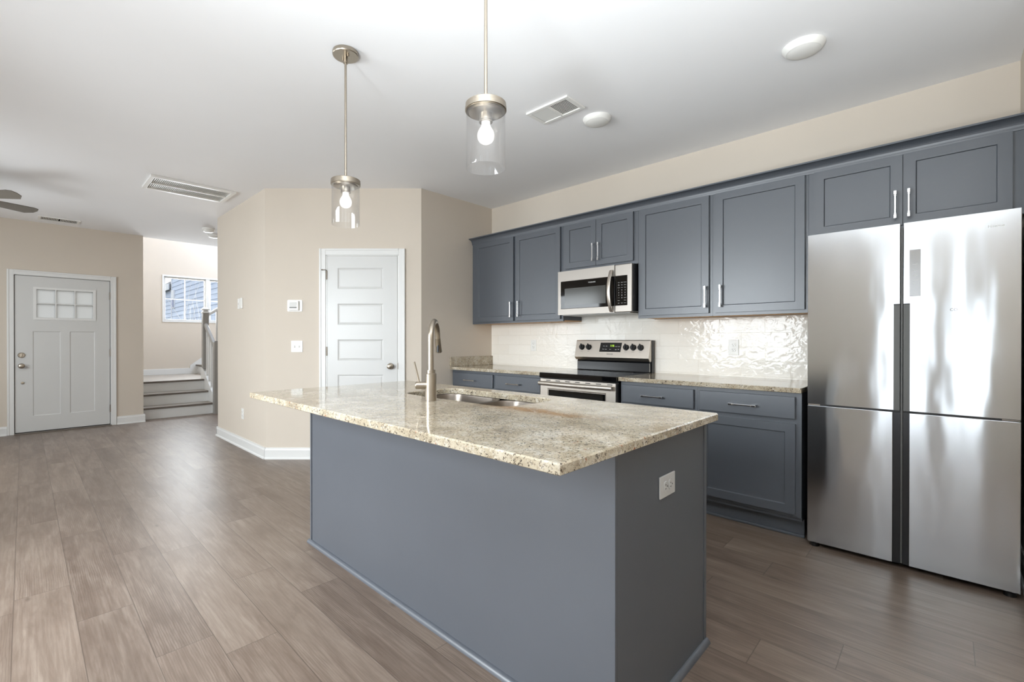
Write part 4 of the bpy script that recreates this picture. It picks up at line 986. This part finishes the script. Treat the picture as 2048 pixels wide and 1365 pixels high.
# ------------------------------------------------------------------ pendants
def pendant(label, x, y, dz=0.0):
    t = thing('pendant_light', label, 'pendant light', (x, y, ZC), 0, 'glass cylinder pendants over the island')
    z = lambda v: v - ZC + dz
    b = B(); b.lathe([(0.0, -0.0005), (0.066, -0.0005), (0.067, -0.004), (0.067, -0.018), (0.064, -0.022), (0.0, -0.022)], (0, 0, 0), 'Z', 48); cn = mesh('canopy', b, 'nickel', t, local=True)
    b = B(); b.cyl((0, 0, -0.05), (0, 0, -0.02), 0.010, seg=16); b.cyl((0, 0, -0.058), (0, 0, -0.05), 0.013, seg=16)
    for e in (-1, 1): b.cyl((e * 0.026, 0.0, -0.034), (e * 0.026, 0, -0.021), 0.0055, seg=12)
    mesh('canopy_stem', b, 'nickel', cn, local=True)
    b = B(); b.cyl((0, 0, z(2.04)), (0, 0, -0.05), 0.0063, seg=16); b.cyl((0, 0, z(2.046)), (0, 0, z(2.058)), 0.0105, seg=16); mesh('rod', b, 'nickel', t, local=True)
    b = B(); b.lathe([(0.0, z(2.047)), (0.070, z(2.047)), (0.0755, z(2.043)), (0.0755, z(2.033)), (0.0765, z(2.032)), (0.0765, z(2.019)), (0.073, z(2.018)), (0.073, z(2.016)), (0.0, z(2.016))], (0, 0, 0), 'Z', 56); cp = mesh('cap', b, 'nickel', t, local=True)
    b = B(); b.lathe([(0.062, z(2.016)), (0.062, z(2.010)), (0.060, z(2.009)), (0.0, z(2.009))], (0, 0, 0), 'Z', 48); b.cyl((0, 0, z(1.980)), (0, 0, z(2.010)), 0.0235, seg=28); b.lathe([(0.0235, z(1.984)), (0.0255, z(1.981)), (0.0255, z(1.978)), (0.017, z(1.978))], (0, 0, 0), 'Z', 28); mesh('socket', b, 'nickel', t, local=True)
    prof = [(0.0155, 1.985), (0.0160, 1.970), (0.0185, 1.961), (0.0235, 1.953), (0.0285, 1.944), (0.0312, 1.934), (0.0315, 1.926), (0.0295, 1.915), (0.0240, 1.906), (0.0150, 1.900), (0.007, 1.898), (0.0, 1.8976)]
    b = B(); b.lathe([(r, z(h)) for r, h in prof], (0, 0, 0), 'Z', 32); mesh('bulb', b, 'bulb', t, local=True)
    ro, ri = 0.0725, 0.0700
    b = B(); b.lathe([(ri, z(2.015)), (ri, z(1.809)), (ri + 0.0005, z(1.8075)), (ro - 0.0005, z(1.8075)), (ro, z(1.809)), (ro, z(2.015)), (ri, z(2.015))], (0, 0, 0), 'Z', 72); mesh('glass_shade', b, 'glass', t, local=True)
    return t
pendant('glass cylinder pendant whose round ceiling canopy shows, nearer the pantry door', 1.475, -2.638, 0.0)
pendant('glass cylinder pendant whose rod runs out of the frame top, nearer the cabinets', 2.524, -2.638, 0.024)

# ------------------------------------------------------------------ ceiling fittings
def disc(name, label, cat, x, y, r=0.095, h=0.03, group=None):
    t = thing(name, label, cat, (x, y, ZC), 0, group)
    b = B(); b.lathe([(0.0, -0.0005), (r, -0.0005), (r, -0.004), (r * 0.985, -0.010), (r * 0.88, -h * 0.8), (r * 0.80, -h), (r * 0.78, -h)], (0, 0, 0), 'Z', 56); mesh('housing', b, 'plastic', t, local=True)
    b = B(); b.lathe([(r * 0.79, -h + 0.001), (r * 0.7, -h - 0.003), (r * 0.45, -h - 0.009), (0.0, -h - 0.012)], (0, 0, 0), 'Z', 56); mesh('lens', b, 'plastic', t, local=True)
    return t
disc('ceiling_light', 'round white flush ceiling light in front of the refrigerator', 'ceiling light', 3.205, -0.985, group='round white flush lights')
disc('ceiling_light', 'round white flush ceiling light beside the ceiling air register', 'ceiling light', 2.030, -1.055, group='round white flush lights')
disc('ceiling_light', 'round white flush ceiling light half hidden behind the pantry corner', 'ceiling light', -3.80, -1.885, 0.085, group='round white flush lights')
t = thing('smoke_detector', 'round white smoke detector on the ceiling before the stair', 'smoke detector', (-3.40, -2.06, ZC))
b = B(); b.lathe([(0.0, -0.0005), (0.075, -0.0005), (0.075, -0.018), (0.068, -0.024), (0.066, -0.030), (0.060, -0.045), (0.045, -0.052), (0.0, -0.052)], (0, 0, 0), 'Z', 40); mesh('housing', b, 'plastic', t, local=True)
b = B(); b.lathe([(0.0665, -0.024), (0.0675, -0.025), (0.0665, -0.029)], (0, 0, 0), 'Z', 40); mesh('vent_ring', b, 'plasticgrey', t, local=True)

def register(label, name, x0, x1, y0, y1, banks, slat_axis, slat_n, h=0.012, border=0.03, dark=True, mid=None, tilt_=0.6, group=None):
    cx_, cy_ = (x0 + x1) / 2, (y0 + y1) / 2
    t = thing(name, label, 'air vent', (cx_, cy_, ZC), 0, group); w, d = (x1 - x0) / 2, (y1 - y0) / 2
    b = B()
    for a in ((-w, w, -d, -d + border), (-w, w, d - border, d), (-w, -w + border, -d + border, d - border), (w - border, w, -d + border, d - border)):
        b.box(a[0], a[1], a[2], a[3], -h, -0.0005, 0.002)
    if mid == 'x': b.box(-0.006, 0.006, -d + border, d - border, -h, -0.003)
    if mid == 'y': b.box(-w + border, w - border, -0.006, 0.006, -h, -0.003)
    mesh('frame', b, 'plastic', t, local=True)
    b = B(); b.box(-w + 0.01, w - 0.01, -d + 0.01, d - 0.01, -0.002, -0.0008); mesh('duct_opening', b, 'dark' if dark else 'plasticgrey', t, local=True)
    for (a0, a1, c0, c1, tl) in banks:
        b = B(); L = (a1 - a0) if slat_axis == 'y' else (c1 - c0)
        n = slat_n
        for k in range(n):
            p = (a0 if slat_axis == 'y' else c0) + (k + 0.5) * L / n; hw = L / n * 0.42
            s0, c_0 = math.sin(tl), math.cos(tl)
            pr = [(p - hw * c_0, -h * 0.55 - hw * s0), (p + hw * c_0, -h * 0.55 + hw * s0), (p + hw * c_0, -h * 0.55 + hw * s0 + 0.0012), (p - hw * c_0, -h * 0.55 - hw * s0 + 0.0012)]
            if slat_axis == 'y': b.prism(pr, 'Y', c0, c1)
            else: b.prism(pr, 'X', a0, a1)
        mesh('louvers', b, 'plastic', t, local=True)
    return t
# supply register in the kitchen: one bank of louvers faces the camera closed, the other shows its dark throat
register('white rectangular air register on the kitchen ceiling between pendant and flush light', 'ceiling_register', 1.732, 2.062, -1.458, -1.252,
         [(-0.138, -0.004, -0.078, 0.078, 0.75), (0.004, 0.138, -0.078, 0.078, -0.30)], 'y', 12, 0.012, 0.025, True, 'x', group='ceiling air registers')
register('small ceiling air register above the front door', 'ceiling_register', -4.33, -4.10, -3.72, -3.33,
         [(-0.06, 0.06, -0.165, -0.006, 0.5), (-0.06, 0.06, 0.006, 0.165, 0.5)], 'x', 11, 0.010, 0.028, True, None, group='ceiling air registers')
register('large white return air grille on the ceiling before the pantry corner', 'return_air_grille', -1.885, -1.43, -3.02, -2.30,
         [(-0.19, -0.008, -0.315, 0.315, 0.5), (0.008, 0.19, -0.315, 0.315, 0.5)], 'x', 42, 0.022, 0.035, False, 'x')
# ceiling fan, mostly out of frame
fcx, fcy, fz = -2.40, -4.26, 2.47
fan = thing('ceiling_fan', 'ceiling fan with taupe blades entering at the frame edge', 'ceiling fan', (fcx, fcy, ZC))
b = B(); b.lathe([(0.0, -0.0005), (0.075, -0.0005), (0.075, -0.04), (0.03, -0.06), (0.0, -0.06)], (0, 0, 0), 'Z', 32); mesh('canopy', b, 'nickel', fan, local=True)
b = B(); b.cyl((0, 0, -0.17), (0, 0, -0.05), 0.012, seg=16); mesh('downrod', b, 'nickel', fan, local=True)
b = B(); b.lathe([(0.0, -0.16), (0.06, -0.165), (0.10, -0.20), (0.105, -0.27), (0.08, -0.31), (0.0, -0.32)], (0, 0, 0), 'Z', 40); mesh('motor', b, 'nickel', fan, local=True)
b = B(); b.lathe([(0.075, -0.31), (0.085, -0.33), (0.075, -0.37), (0.04, -0.395), (0.0, -0.40)], (0, 0, 0), 'Z', 40); mesh('light_bowl', b, 'bowl', fan, local=True)
a0 = math.radians(44)
for k in range(5):
    a = a0 + k * 2 * PI / 5
    b = B(); Lb = 0.56
    out = [(0.15, -0.05), (Lb - 0.05, -0.072), (Lb - 0.012, -0.06), (Lb, -0.02), (Lb - 0.01, 0.03), (Lb - 0.06, 0.072), (0.15, 0.05)]
    b.prism(out, 'Z', -0.004, 0.004)
    R_ = Matrix.Rotation(a, 4, 'Z') @ Matrix.Translation((0, 0, fz - ZC)) @ Matrix.Rotation(math.radians(-13), 4, 'X')
    bmesh.ops.transform(b.bm, matrix=R_, verts=b.bm.verts); bl = mesh('blade', b, 'fan', fan, local=True)
    b = B(); b.box(0.09, 0.20, -0.018, 0.018, 0.004, 0.009); bmesh.ops.transform(b.bm, matrix=R_, verts=b.bm.verts); mesh('blade_arm', b, 'nickel', bl, local=True)
